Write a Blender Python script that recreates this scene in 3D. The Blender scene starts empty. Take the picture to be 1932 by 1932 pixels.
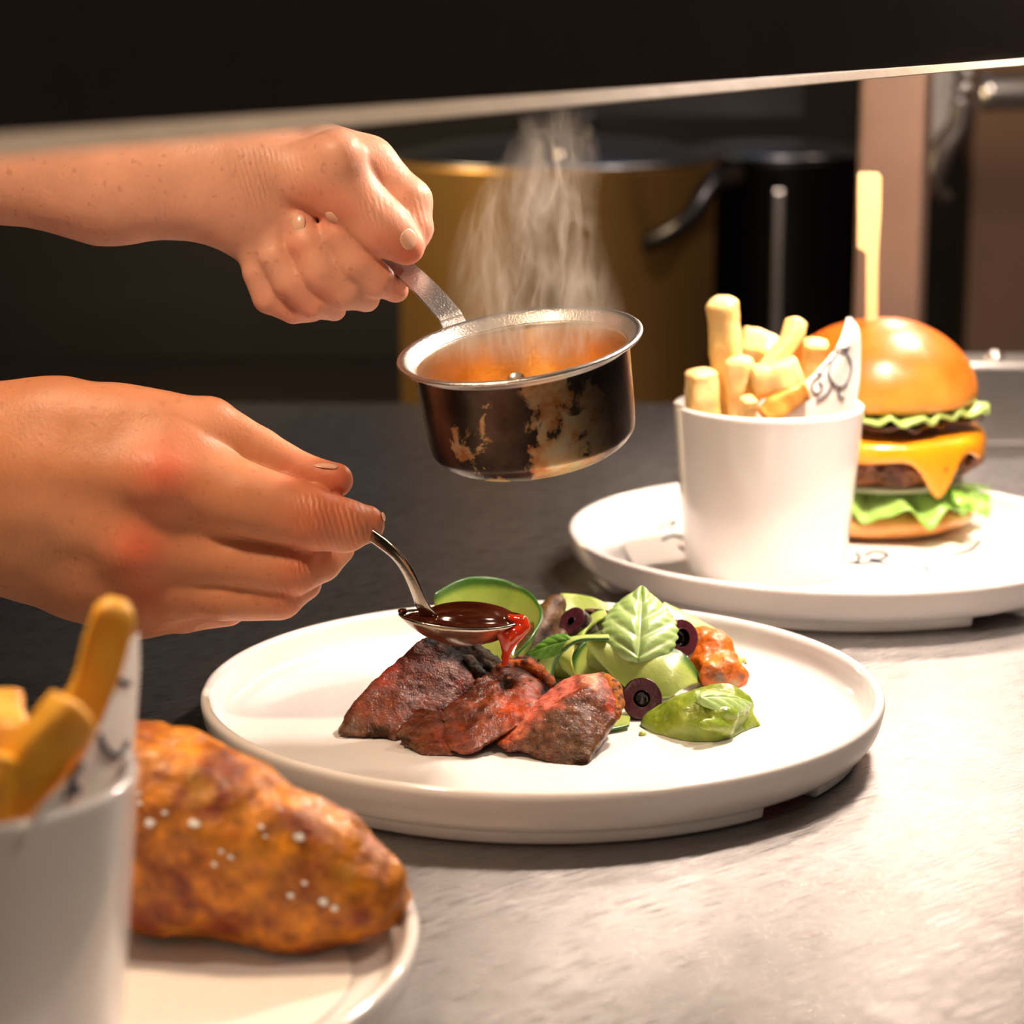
import bpy, bmesh, math, random
import numpy as np
from mathutils import Vector, Matrix
from mathutils.bvhtree import BVHTree

random.seed(7)
COL = bpy.context.scene.collection
PI = math.pi

# ------------------------------------------------------------------ camera model
FPX = 4600.0
CAM = np.array([0.0, -0.9334, 0.294])
TH = math.radians(12.2)
FW = np.array([0, math.cos(TH), -math.sin(TH)])
UP = np.array([0, math.sin(TH), math.cos(TH)])

def ray(px, py):
    return np.array([(px - 966) / FPX, 0, 0]) + FW + UP * ((966 - py) / FPX)
def at(px, py, Y):
    d = ray(px, py); return CAM + d * ((Y - CAM[1]) / d[1])
def on(px, py, z):
    d = ray(px, py); return CAM + d * ((z - CAM[2]) / d[2])
def wp(px, Y, z):
    """point at depth Y and height z that sits above pixel column px"""
    dep = (Y - CAM[1]) * FW[1] + (z - CAM[2]) * FW[2]
    return np.array([(px - 966) / FPX * dep, Y, z])
def proj(P):
    Q = P - CAM
    dep = Q @ FW
    return 966 + FPX * Q[:, 0] / dep, 966 - FPX * (Q @ UP) / dep
def mpp(P):
    return float((np.array(P) - CAM) @ FW) / FPX

# ------------------------------------------------------------------ materials
def new_mat(name):
    m = bpy.data.materials.new(name); m.use_nodes = True
    nt = m.node_tree
    return m, nt, nt.nodes['Principled BSDF']

def N(nt, typ, **kw):
    n = nt.nodes.new(typ)
    for k, v in kw.items():
        if k in n.inputs: n.inputs[k].default_value = v
        else: setattr(n, k, v)
    return n

def noise(nt, scale, detail=4, rough=.55, dist=0, coord='Object', stretch=None, rot=None, **kw):
    tc = N(nt, 'ShaderNodeTexCoord')
    out = tc.outputs[coord]
    if stretch or rot:
        if rot:
            r = N(nt, 'ShaderNodeVectorRotate', rotation_type='Z_AXIS', Angle=rot)
            nt.links.new(out, r.inputs['Vector']); out = r.outputs[0]
        mp = N(nt, 'ShaderNodeMapping')
        mp.inputs['Scale'].default_value = stretch or (1, 1, 1)
        nt.links.new(out, mp.inputs[0]); out = mp.outputs[0]
    n = N(nt, 'ShaderNodeTexNoise', Scale=scale, Detail=detail, Roughness=rough, Distortion=dist)
    nt.links.new(out, n.inputs['Vector'])
    return n

def ramp(nt, src, stops):
    r = N(nt, 'ShaderNodeValToRGB')
    e = r.color_ramp.elements
    while len(e) < len(stops): e.new(.5)
    for el, (p, c) in zip(e, stops):
        el.position = p
        el.color = (c, c, c, 1) if isinstance(c, (int, float)) else (*c, 1)
    nt.links.new(src, r.inputs[0])
    return r

def mix(nt, a, b, fac, blend='MIX'):
    m = N(nt, 'ShaderNodeMix', data_type='RGBA', blend_type=blend)
    for sock, v in ((m.inputs[6], a), (m.inputs[7], b)):
        if isinstance(v, (tuple, list)): sock.default_value = (*v, 1)
        else: nt.links.new(v, sock)
    if isinstance(fac, (int, float)): m.inputs[0].default_value = fac
    else: nt.links.new(fac, m.inputs[0])
    return m.outputs[2]

def bump(nt, b, src, strength, dist, prev=None):
    n = N(nt, 'ShaderNodeBump', Strength=strength, Distance=dist)
    nt.links.new(src, n.inputs['Height'])
    if prev is not None: nt.links.new(prev, n.inputs['Normal'])
    nt.links.new(n.outputs[0], b.inputs['Normal'])
    return n.outputs[0]

def plain(name, col, rough=.5, metal=0, coat=0, bs=0, bd=0, sss=0, var=0, vs=30, spec=.5):
    m, nt, b = new_mat(name)
    b.inputs['Base Color'].default_value = (*col, 1)
    b.inputs['Roughness'].default_value = rough
    b.inputs['Metallic'].default_value = metal
    b.inputs['Coat Weight'].default_value = coat
    b.inputs['Coat Roughness'].default_value = .06
    b.inputs['Specular IOR Level'].default_value = spec
    if sss:
        b.inputs['Subsurface Weight'].default_value = sss
        b.inputs['Subsurface Scale'].default_value = .004
    n = noise(nt, vs)
    dark = tuple(c * (1 - var) for c in col)
    nt.links.new(mix(nt, dark, col, n.outputs[0]), b.inputs['Base Color'])
    if bs: bump(nt, b, noise(nt, bs).outputs[0], 1, bd)
    return m

def food(name, rough=.4, coat=.3, bs=900, bd=.0004, bs2=250, bd2=.0006, sss=.15, radius=(1, .4, .2), scale=.003, var=.35, vs=400, spec=.5, wet=0):
    """colour comes from the mesh's own 'Col' attribute, broken up by noise"""
    m, nt, b = new_mat(name)
    a = N(nt, 'ShaderNodeAttribute', attribute_name='Col')
    n = noise(nt, vs, 6, .65)
    r = ramp(nt, n.outputs[0], [(.3, 1 - var), (.7, 1)])
    nt.links.new(mix(nt, a.outputs['Color'], r.outputs[0], 1, 'MULTIPLY'), b.inputs['Base Color'])
    b.inputs['Roughness'].default_value = rough
    b.inputs['Coat Weight'].default_value = coat
    b.inputs['Coat Roughness'].default_value = .12
    b.inputs['Subsurface Weight'].default_value = sss
    b.inputs['Subsurface Radius'].default_value = radius
    b.inputs['Subsurface Scale'].default_value = scale
    b.inputs['Specular IOR Level'].default_value = spec
    p = bump(nt, b, noise(nt, bs2, 5, .6, .6).outputs[0], 1, bd2)
    bump(nt, b, noise(nt, bs, 3, .6).outputs[0], 1, bd, p)
    if wet:
        lu = N(nt, 'ShaderNodeRGBToBW'); nt.links.new(a.outputs['Color'], lu.inputs[0])
        sr = ramp(nt, lu.outputs[0], [(.015, .04), (.06, spec)]); nt.links.new(sr.outputs[0], b.inputs['Specular IOR Level'])
        w = noise(nt, 120, 4, .6)
        rr = ramp(nt, w.outputs[0], [(.35, rough), (.6, wet)])
        nt.links.new(rr.outputs[0], b.inputs['Roughness'])
    return m

# brushed, scratched counter steel
def counter_mat():
    m, nt, b = new_mat('scratched_steel')
    b.inputs['Metallic'].default_value = 1
    n1 = noise(nt, 42, 6, .75, stretch=(1, 45, 1), rot=.30)
    n2 = noise(nt, 45, 5, .75, stretch=(50, 1, 1), rot=.9, dist=.15)
    n3 = noise(nt, 30, 5, .75, stretch=(60, 1, 1), rot=-.65, dist=.2)
    n4 = noise(nt, 5, 4, .6)
    c = ramp(nt, n1.outputs[0], [(.3, (.22, .212, .21)), (.7, (.47, .455, .445))])
    c2 = ramp(nt, n4.outputs[0], [(.3, .8), (.7, 1)])
    nt.links.new(mix(nt, c.outputs[0], c2.outputs[0], 1, 'MULTIPLY'), b.inputs['Base Color'])
    r = ramp(nt, n2.outputs[0], [(.3, .20), (.7, .37)])
    nt.links.new(r.outputs[0], b.inputs['Roughness'])
    p = bump(nt, b, n1.outputs[0], 1, .00004)
    p = bump(nt, b, ramp(nt, n2.outputs[0], [(.44, 0), (.6, 1)]).outputs[0], 1, .00003, p)
    bump(nt, b, ramp(nt, n3.outputs[0], [(.5, 0), (.66, 1)]).outputs[0], 1, .00003, p)
    return m

M = {}
M['counter'] = counter_mat()
M['porcelain'] = plain('white_porcelain', (.84, .82, .81), .17, coat=.5, sss=.08, var=.02, vs=8)
M['steel'] = plain('brushed_steel', (.55, .53, .51), .3, 1, var=.25, vs=60, bs=300, bd=.0001)
M['dark_steel'] = plain('dark_steel', (.05, .05, .055), .35, 1, var=.5, vs=12)
M['black'] = plain('black_paint', (.026, .019, .017), .42, var=.5, vs=20)
M['wallm'] = plain('kitchen_wall', (.010, .008, .008), .6, var=.4, vs=4)
M['bread'] = food('toasted_bun', .34, .12, 500, .0001, 90, .0004, .1, var=.15, vs=60)
M['meat'] = food('seared_meat', .42, .0, 1100, .00045, 330, .0006, .03, var=.65, vs=380, wet=.13, spec=.34)
M['veg'] = food('courgette_flesh', .34, .12, 700, .00012, 160, .0003, .3, (.7, 1, .25), .004, var=.14, vs=170)
M['leaf'] = food('basil_leaf', .38, .2, 900, .0001, 300, .0002, .3, (.6, 1, .2), .002, var=.18, vs=260)
M['puree'] = food('green_puree', .26, .25, 500, .0003, 190, .0009, .25, (.6, 1, .2), .003, var=.25, vs=300)
M['relish'] = food('tomato_relish', .36, .1, 900, .0002, 300, .0007, .15, var=.45, vs=260)
M['olive'] = food('olive_flesh', .22, .3, 700, .0001, 250, .0004, .05, var=.45, vs=330)
M['chip'] = food('fried_potato', .45, .08, 600, .0003, 180, .0005, .35, (1, .7, .25), .004, var=.12, vs=130)
M['batter'] = food('golden_batter', .42, .04, 560, .0004, 140, .0018, .05, var=.6, vs=190)
M['skin'] = None
M['nail'] = plain('fingernail', (.78, .42, .31), .25, coat=.3, sss=.3)
M['wood'] = plain('bamboo', (.78, .55, .25), .55, var=.15, vs=100)
M['ink'] = plain('blue_black_ink', (.03, .035, .06), .7)
M['salt'] = plain('salt_flake', (.9, .88, .84), .25, coat=.5, sss=.3)

def skin_mat():
    m, nt, b = new_mat('skin')
    a = N(nt, 'ShaderNodeAttribute', attribute_name='Col')
    f = ramp(nt, noise(nt, 380, 0, .5).outputs[0], [(.70, 0), (.80, 1)])
    blot = ramp(nt, noise(nt, 60, 4, .6).outputs[0], [(.3, .86), (.7, 1.0)])
    c = mix(nt, a.outputs['Color'], blot.outputs[0], 1, 'MULTIPLY')
    fm = N(nt, 'ShaderNodeMath', operation='MULTIPLY'); fm.inputs[1].default_value = .30
    nt.links.new(f.outputs[0], fm.inputs[0])
    nt.links.new(mix(nt, c, (.36, .13, .06), fm.outputs[0]), b.inputs['Base Color'])
    b.inputs['Roughness'].default_value = .46
    b.inputs['Specular IOR Level'].default_value = .4
    b.inputs['Subsurface Weight'].default_value = .35
    b.inputs['Subsurface Radius'].default_value = (1, .32, .16)
    b.inputs['Subsurface Scale'].default_value = .005
    p = bump(nt, b, noise(nt, 700, 3, .6, stretch=(1, 1, .6)).outputs[0], 1, .00022)
    wr = N(nt, 'ShaderNodeAttribute', attribute_name='Wr')
    tc = N(nt, 'ShaderNodeTexCoord')
    wv = N(nt, 'ShaderNodeTexWave', Scale=150, Distortion=3.5, Detail=3, bands_direction='X')
    wv.inputs['Detail Scale'].default_value = 1.6
    mp = N(nt, 'ShaderNodeMapping'); mp.inputs['Rotation'].default_value = (0, .25, 0)
    nt.links.new(tc.outputs['Object'], mp.inputs[0]); nt.links.new(mp.outputs[0], wv.inputs['Vector'])
    mm = N(nt, 'ShaderNodeMath', operation='MULTIPLY')
    nt.links.new(wv.outputs['Fac'], mm.inputs[0]); nt.links.new(wr.outputs['Fac'], mm.inputs[1])
    bump(nt, b, mm.outputs[0], 1, .00045, p)
    return m
M['skin'] = skin_mat()

def pan_outer_mat():
    m, nt, b = new_mat('scorched_steel')
    b.inputs['Metallic'].default_value = .85
    n = noise(nt, 75, 8, .68, .6)
    big = noise(nt, 22, 2, .5)
    s = N(nt, 'ShaderNodeMath', operation='ADD')
    nt.links.new(n.outputs[0], s.inputs[0]); nt.links.new(big.outputs[0], s.inputs[1])
    fac = ramp(nt, s.outputs[0], [(.505, 0), (.525, 1)])
    fac.color_ramp.elements[0].position = .50
    hlf = N(nt, 'ShaderNodeMath', operation='MULTIPLY'); hlf.inputs[1].default_value = .5
    nt.links.new(s.outputs[0], hlf.inputs[0]); nt.links.new(hlf.outputs[0], fac.inputs[0])
    n2 = noise(nt, 140, 5, .6)
    patch = ramp(nt, n2.outputs[0], [(.35, (.42, .16, .05)), (.52, (.55, .36, .17)), (.7, (.50, .44, .30))])
    dark = ramp(nt, noise(nt, 40, 5, .6).outputs[0], [(.35, (.030, .020, .016)), (.62, (.10, .07, .055))])
    # burnt residue lies on one half of the wall only; the other half is plain dark steel
    tc = N(nt, 'ShaderNodeTexCoord'); sp = N(nt, 'ShaderNodeSeparateXYZ')
    nt.links.new(tc.outputs['Object'], sp.inputs[0])
    mr = N(nt, 'ShaderNodeMapRange'); mr.inputs['From Min'].default_value = .030; mr.inputs['From Max'].default_value = .008
    nt.links.new(sp.outputs['X'], mr.inputs['Value'])
    f2 = N(nt, 'ShaderNodeMath', operation='MULTIPLY')
    nt.links.new(fac.outputs[0], f2.inputs[0]); nt.links.new(mr.outputs[0], f2.inputs[1])
    nt.links.new(mix(nt, dark.outputs[0], patch.outputs[0], f2.outputs[0]), b.inputs['Base Color'])
    rr = ramp(nt, f2.outputs[0], [(0, .26), (1, .42)])
    nt.links.new(rr.outputs[0], b.inputs['Roughness'])
    bump(nt, b, n.outputs[0], 1, .0003)
    return m
M['pan_out'] = pan_outer_mat()

def pan_inner_mat():
    m, nt, b = new_mat('sauce_stained_steel')
    b.inputs['Metallic'].default_value = .9
    tc = N(nt, 'ShaderNodeTexCoord'); sp = N(nt, 'ShaderNodeSeparateXYZ')
    nt.links.new(tc.outputs['Object'], sp.inputs[0])
    n = noise(nt, 60, 5, .6)
    ad = N(nt, 'ShaderNodeMath', operation='MULTIPLY_ADD'); ad.inputs[1].default_value = .020
    nt.links.new(n.outputs[0], ad.inputs[0]); nt.links.new(sp.outputs['Z'], ad.inputs[2])
    mr = N(nt, 'ShaderNodeMapRange'); mr.inputs['From Min'].default_value = .036; mr.inputs['From Max'].default_value = .052
    nt.links.new(ad.outputs[0], mr.inputs['Value'])
    nt.links.new(mix(nt, (.80, .52, .20), (.78, .66, .55), mr.outputs[0]), b.inputs['Base Color'])
    b.inputs['Roughness'].default_value = .27
    bump(nt, b, noise(nt, 500, 3, .6).outputs[0], 1, .00015)
    return m
M['pan_in'] = pan_inner_mat()
M['rim_steel'] = plain('bright_worn_steel', (.72, .68, .64), .3, 1, var=.2, vs=200, bs=900, bd=.00025)
M['sauce'] = plain('dark_red_jus', (.060, .010, .004), .12, coat=0, sss=.1, var=.2)
M['stream'] = plain('bright_red_jus', (.42, .028, .006), .08, coat=.5, sss=.4, var=.1)
M['pot'] = plain('brassy_steel', (.62, .36, .11), .40, .88, var=.5, vs=5)
M['lid'] = plain('lid_steel', (.32, .34, .38), .3, 1, var=.2, vs=10)

def paper_mat():
    m, nt, b = new_mat('greaseproof_paper')
    b.inputs['Base Color'].default_value = (.84, .80, .76, 1)
    b.inputs['Roughness'].default_value = .55
    b.inputs['Transmission Weight'].default_value = 0
    b.inputs['Subsurface Weight'].default_value = .2
    b.inputs['Subsurface Scale'].default_value = .002
    bump(nt, b, noise(nt, 50, 3, .5).outputs[0], 1, .0008)
    return m
M['paper'] = paper_mat()

# ------------------------------------------------------------------ objects
ORG = {}
def tag(o, label=None, cat=None, group=None, kind=None):
    for k, v in (('label', label), ('category', cat), ('group', group), ('kind', kind)):
        if v: o[k] = v
    return o

def empty(name, loc, label=None, cat=None, group=None):
    o = bpy.data.objects.new(name, None); COL.objects.link(o)
    o.empty_display_size = .01
    o.location = [float(v) for v in loc]; ORG[o.name] = np.array(loc, float)
    return tag(o, label, cat, group)

def obj(name, V, F, mat, parent=None, col=None, extra=None, smooth=True, solid=0, sub=0, org=None):
    V = np.asarray(V, float)
    if parent is not None: o0 = ORG[parent.name]
    elif org is not None: o0 = np.array(org, float)
    else: o0 = np.array([(V[:, 0].min() + V[:, 0].max()) / 2, (V[:, 1].min() + V[:, 1].max()) / 2, V[:, 2].min()])
    me = bpy.data.meshes.new(name)
    me.from_pydata((V - o0).tolist(), [], [tuple(int(i) for i in f) for f in F])
    me.update()
    if smooth: me.polygons.foreach_set('use_smooth', [True] * len(me.polygons))
    me.materials.append(M[mat] if isinstance(mat, str) else mat)
    if col is not None:
        a = me.color_attributes.new('Col', 'FLOAT_COLOR', 'POINT')
        c = np.ones((len(V), 4), np.float32); c[:, :3] = col
        a.data.foreach_set('color', c.ravel())
    for k, v in (extra or {}).items():
        a = me.attributes.new(k, 'FLOAT', 'POINT'); a.data.foreach_set('value', np.asarray(v, np.float32))
    o = bpy.data.objects.new(name, me); COL.objects.link(o)
    ORG[o.name] = o0
    if parent is None: o.location = o0.tolist()
    else: o.parent = parent
    if solid:
        s = o.modifiers.new('thick', 'SOLIDIFY'); s.thickness = solid; s.offset = 0
    if sub:
        s = o.modifiers.new('sub', 'SUBSURF'); s.levels = sub; s.render_levels = sub
    return o

def structure(o):
    o['kind'] = 'structure'; return o

def lathe(profile, seg=96, a0=0, a1=2 * PI, cx=0, cy=0, cz=0):
    full = abs(a1 - a0 - 2 * PI) < 1e-6
    n = seg if full else seg + 1
    V, F = [], []
    for i in range(n):
        a = a0 + (a1 - a0) * i / seg
        for r, z in profile: V.append((cx + r * math.cos(a), cy + r * math.sin(a), cz + z))
    m = len(profile)
    for i in range(seg):
        j = (i + 1) % n
        for k in range(m - 1):
            F.append((i * m + k, j * m + k, j * m + k + 1, i * m + k + 1))
    return np.array(V), F

def spline(pts, n):
    """Catmull-Rom through rows of pts, n samples"""
    P = np.asarray(pts, float)
    Q = np.vstack([2 * P[0] - P[1], P, 2 * P[-1] - P[-2]])
    t = np.linspace(0, len(P) - 1, n); out = []
    for u in t:
        i = min(int(u), len(P) - 2); f = u - i
        a, b, c, d = Q[i], Q[i + 1], Q[i + 2], Q[i + 3]
        out.append(.5 * (2 * b + (c - a) * f + (2 * a - 5 * b + 4 * c - d) * f * f + (3 * b - a - 3 * c + d) * f ** 3))
    return np.array(out)

def tube(pts, radii, seg=10, n=None, flat=1, upv=(0, 0, 1)):
    P = np.asarray(pts, float); R = np.asarray(radii, float)
    if n:
        S = spline(np.hstack([P, R[:, None]]), n); P, R = S[:, :3], S[:, 3]
    V, F = [], []
    upv = np.array(upv, float)
    for i in range(len(P)):
        t = P[min(i + 1, len(P) - 1)] - P[max(i - 1, 0)]; t /= np.linalg.norm(t)
        s = np.cross(t, upv)
        if np.linalg.norm(s) < 1e-3: s = np.cross(t, (1, 0, 0))
        s /= np.linalg.norm(s); u = np.cross(s, t)
        for k in range(seg):
            a = 2 * PI * k / seg
            V.append(P[i] + R[i] * (math.cos(a) * s + flat * math.sin(a) * u))
    for i in range(len(P) - 1):
        for k in range(seg):
            l = (k + 1) % seg
            F.append((i * seg + k, i * seg + l, (i + 1) * seg + l, (i + 1) * seg + k))
    F.append(tuple(range(seg))[::-1]); F.append(tuple((len(P) - 1) * seg + k for k in range(seg)))
    return np.array(V), F

def box(lo, hi):
    x0, y0, z0 = lo; x1, y1, z1 = hi
    V = np.array([(x, y, z) for x in (x0, x1) for y in (y0, y1) for z in (z0, z1)])
    return V, [(0, 1, 3, 2), (4, 6, 7, 5), (0, 4, 5, 1), (2, 3, 7, 6), (0, 2, 6, 4), (1, 5, 7, 3)]

def bevel(o, w, seg=2):
    b = o.modifiers.new('bevel', 'BEVEL'); b.width = w; b.segments = seg; b.limit_method = 'ANGLE'
    return o

def join(parts):
    V, F, k = [], [], 0
    for v, f in parts:
        V.append(v); F += [tuple(i + k for i in ff) for ff in f]; k += len(v)
    return np.vstack(V), F

# ------------------------------------------------------------------ noise + distance fields
RNG = np.random.default_rng(3)
LAT = RNG.random((32, 32, 32)).astype(np.float32)
def vnoise(P):
    i = np.floor(P).astype(int); f = (P - i); f = f * f * (3 - 2 * f)
    r = 0
    for dx in (0, 1):
        for dy in (0, 1):
            for dz in (0, 1):
                w = (f[..., 0] if dx else 1 - f[..., 0]) * (f[..., 1] if dy else 1 - f[..., 1]) * (f[..., 2] if dz else 1 - f[..., 2])
                r = r + w * LAT[(i[..., 0] + dx) % 32, (i[..., 1] + dy) % 32, (i[..., 2] + dz) % 32]
    return r
def fbm(P, s, o=3, seed=0):
    r, a, t = 0, 1, 0
    for k in range(o):
        r = r + a * vnoise(P * (s * 2 ** k) + 7.3 * (seed + 3 * k + 1)); t += a; a *= .5
    return r / t - .5

class Field:
    def __init__(s, lo, hi, h):
        s.lo = np.array(lo, float); s.h = h
        n = np.ceil((np.array(hi, float) - s.lo) / h).astype(int) + 1
        s.ax = [s.lo[i] + h * np.arange(n[i]) for i in range(3)]
        s.F = np.full(n, 1.0, np.float32)
    def sl(s, lo, hi, m):
        r = []
        for i in range(3):
            a = int(np.clip(np.floor((lo[i] - m - s.lo[i]) / s.h), 0, len(s.ax[i]) - 1))
            b = int(np.clip(np.ceil((hi[i] + m - s.lo[i]) / s.h) + 1, 0, len(s.ax[i])))
            r.append(slice(a, max(b, a + 1)))
        return tuple(r)
    def grid(s, sl):
        return np.stack(np.meshgrid(*[s.ax[i][sl[i]] for i in range(3)], indexing='ij'), -1)
    def add(s, fn, lo, hi, k, sub=False):
        sl = s.sl(lo, hi, k + 3 * s.h)
        P = s.grid(sl); d = fn(P).astype(np.float32); a = s.F[sl]
        if sub:
            d = -d; hh = np.maximum(k - np.abs(a - d), 0) / k
            s.F[sl] = np.maximum(a, d) + hh * hh * k / 4
        else:
            hh = np.maximum(k - np.abs(a - d), 0) / k
            s.F[sl] = np.minimum(a, d) - hh * hh * k / 4
    def cone(s, a, b, r1, r2, k, flat=1.0, sub=False):
        a = np.array(a, float); b = np.array(b, float); R = max(r1, r2)
        sc = np.array([1, 1 / flat, 1])
        ba = (b - a) * sc; L = max(float(ba @ ba), 1e-12)
        def fn(P):
            q = (P - a) * sc
            t = np.clip(q @ ba / L, 0, 1)
            return np.linalg.norm(q - t[..., None] * ba, axis=-1) - (r1 + (r2 - r1) * t)
        s.add(fn, np.minimum(a, b) - R, np.maximum(a, b) + R, k, sub)
    def chain(s, pts, k, flat=1.0):
        for (a, r1), (b, r2) in zip(pts, pts[1:]): s.cone(a, b, r1, r2, k, flat)
    def ell(s, c, rad, k, R=None, sub=False):
        c = np.array(c, float); rad = np.array(rad, float); mr = rad.max(); mn = rad.min()
        def fn(P):
            q = P - c
            if R is not None: q = q @ R
            return (np.linalg.norm(q / rad, axis=-1) - 1) * mn
        s.add(fn, c - mr, c + mr, k, sub)
    def noise(s, amp, sc, o=3, seed=0):
        m = np.abs(s.F) < max(.004, amp * 2)
        idx = np.argwhere(m)
        P = s.lo + idx * s.h
        s.F[m] += (amp * 2 * fbm(P, sc, o, seed)).astype(np.float32)
    def cut(s, n, p, k=.001):
        """keep the side of the plane that n points away from"""
        n = np.array(n, float); n /= np.linalg.norm(n)
        P = s.grid(tuple(slice(None) for _ in range(3)))
        d = ((P - np.array(p)) @ n).astype(np.float32); a = s.F
        hh = np.maximum(k - np.abs(a - d), 0) / k
        s.F = np.maximum(a, d) + hh * hh * k / 4
    def mesh(s):
        F = s.F; S = F < 0; n = F.shape
        cnt = np.zeros([k - 1 for k in n], np.int8)
        offs = [(x, y, z) for x in (0, 1) for y in (0, 1) for z in (0, 1)]
        for x, y, z in offs:
            cnt += S[x:n[0] - 1 + x, y:n[1] - 1 + y, z:n[2] - 1 + z]
        act = np.argwhere((cnt > 0) & (cnt < 8))
        val = np.stack([F[act[:, 0] + x, act[:, 1] + y, act[:, 2] + z] for x, y, z in offs], 1)
        acc = np.zeros((len(act), 3)); num = np.zeros(len(act))
        for i in range(8):
            for j in range(i + 1, 8):
                oi, oj = np.array(offs[i]), np.array(offs[j])
                if np.abs(oi - oj).sum() != 1: continue
                a, b = val[:, i], val[:, j]; m = (a < 0) != (b < 0)
                t = np.where(m, a / np.where(m, a - b, 1), 0)
                acc += np.where(m[:, None], oi + t[:, None] * (oj - oi), 0); num += m
        V = s.lo + (act + acc / num[:, None]) * s.h
        ID = np.full(cnt.shape, -1, np.int64); ID[tuple(act.T)] = np.arange(len(act))
        Fs = []
        for ax in range(3):
            u, v = [(1, 2), (2, 0), (0, 1)][ax]
            a = [slice(None)] * 3; b = [slice(None)] * 3
            a[ax] = slice(0, n[ax] - 1); b[ax] = slice(1, n[ax])
            e = np.argwhere(S[tuple(a)] != S[tuple(b)])
            ok = (e[:, u] > 0) & (e[:, v] > 0) & (e[:, u] < n[u] - 1) & (e[:, v] < n[v] - 1); e = e[ok]
            du = np.zeros(3, int); du[u] = 1; dv = np.zeros(3, int); dv[v] = 1
            q = np.stack([ID[tuple((e - du - dv).T)], ID[tuple((e - dv).T)], ID[tuple(e.T)], ID[tuple((e - du).T)]], 1)
            inside = S[tuple(e.T)]
            q[~inside] = q[~inside][:, ::-1]
            Fs.append(q)
        return V, np.vstack(Fs)

def smooth_mesh(V, F, it=2, lam=.5):
    F = np.asarray(F); V = V.copy()
    E = np.vstack([F[:, [0, 1]], F[:, [1, 2]], F[:, [2, 3]], F[:, [3, 0]]])
    for _ in range(it):
        s = np.zeros_like(V); c = np.zeros(len(V))
        for a, b in ((0, 1), (1, 0)):
            np.add.at(s, E[:, a], V[E[:, b]]); np.add.at(c, E[:, a], 1)
        V += lam * (s / np.maximum(c, 1)[:, None] - V)
    return V

def paint(V, base, splats, seed=0, jit=.35, js=150):
    """local pigment: splats are (px, py, radius_px, colour[, strength])"""
    x, y = proj(V)
    C = np.tile(np.array(base, float), (len(V), 1))
    nz = fbm(V, js, 3, seed)
    for s in splats:
        px, py, r, c = s[:4]; st = s[4] if len(s) > 4 else 1
        d = np.hypot(x - px, y - py) / r
        w = np.clip(1.5 - d + jit * 4 * nz, 0, 1); w = w * w * (3 - 2 * w) * st
        C = C * (1 - w[:, None]) + np.array(c) * w[:, None]
    return C

def hull_planes(pts):
    bm = bmesh.new()
    for p in pts: bm.verts.new([float(v) for v in p])
    r = bmesh.ops.convex_hull(bm, input=bm.verts)
    bm.normal_update(); c = np.mean(pts, 0); pl = []
    for f in bm.faces:
        n = np.array(f.normal); p = np.array(f.verts[0].co)
        if np.linalg.norm(n) < .5: continue
        if (c - p) @ n > 0: n = -n
        pl.append((n, p))
    bm.free(); return pl

def chunk(pts, h=.0008, k=.002, amp=.0006, ns=220, seed=0, rnd=.0):
    """rounded rough solid filling the hull of pts"""
    pts = np.array(pts); lo, hi = pts.min(0) - .004, pts.max(0) + .004
    f = Field(lo, hi, h); P = f.grid(tuple(slice(None) for _ in range(3)))
    d = None
    for n, p in hull_planes(pts):
        e = (P - p) @ n + rnd
        if d is None: d = e
        else:
            hh = np.maximum(k - np.abs(d - e), 0) / k; d = np.maximum(d, e) + hh * hh * k / 4
    f.F = (d - rnd).astype(np.float32)
    f.noise(amp, ns, 4, seed)
    return f

# ================================================================== SETTING
V, F = box((-1.3, -1.5, -.045), (1.5, .80, 0))
ct = obj('steel_counter', V, F, 'counter', org=(0, 0, 0), smooth=False)
bevel(ct, .004); tag(ct, 'scratched brushed stainless steel counter under all the plates', 'counter')
V, F = box((-3, -3, -.95), (3, 3, -.9)); structure(obj('floor', V, F, M['black'], org=(0, 0, -.9), smooth=False))
V, F = box((-3, 2.4, -.9), (3, 2.5, 2)); structure(obj('wall_back', V, F, M['wallm'], org=(0, 2.4, -.9), smooth=False))

# ---- overhead pass shelf with its fascia
L0 = np.array([-.105, -.433]); D = np.array([.493, .870]); NN = np.array([-.870, .493])
def sh(t, p, z): q = L0 + t * D + p * NN; return np.array([q[0], q[1], z])
ZS = .260
shelf = empty('pass_shelf', sh(.3, 0, .26), 'dark steel overhead shelf with a pale bottom lip across the top', 'shelf')
def slab(t0, t1, p0, p1, z0, z1, z0b=None, z1b=None):
    z0b = z0 if z0b is None else z0b; z1b = z1 if z1b is None else z1b
    V = np.array([sh(t0, p0, z0), sh(t0, p0, z1), sh(t0, p1, z0), sh(t0, p1, z1), sh(t1, p0, z0b), sh(t1, p0, z1b), sh(t1, p1, z0b), sh(t1, p1, z1b)])
    return V, [(0, 1, 3, 2), (4, 6, 7, 5), (0, 4, 5, 1), (2, 3, 7, 6), (0, 2, 6, 4), (1, 5, 7, 3)]
V, F = slab(-.35, 1.5, -.0012, .0012, ZS + .0045, .52, ZS + .001, .52)
obj('fascia', V, F, 'black', shelf, smooth=False)
lq = []
for t, hh in ((-.35, .0052), (1.5, .0012)):
    lq += [sh(t, -.0012, ZS + hh), sh(t, -.0012 - hh * .8, ZS + .0004), sh(t, -.0012 - hh * .8, ZS), sh(t, .0012, ZS), sh(t, .0012, ZS + hh)]
V = np.array(lq); F = [(0, 1, 2, 3, 4), (9, 8, 7, 6, 5)] + [(k, 5 + k, 5 + (k + 1) % 5, (k + 1) % 5) for k in range(5)]
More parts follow.
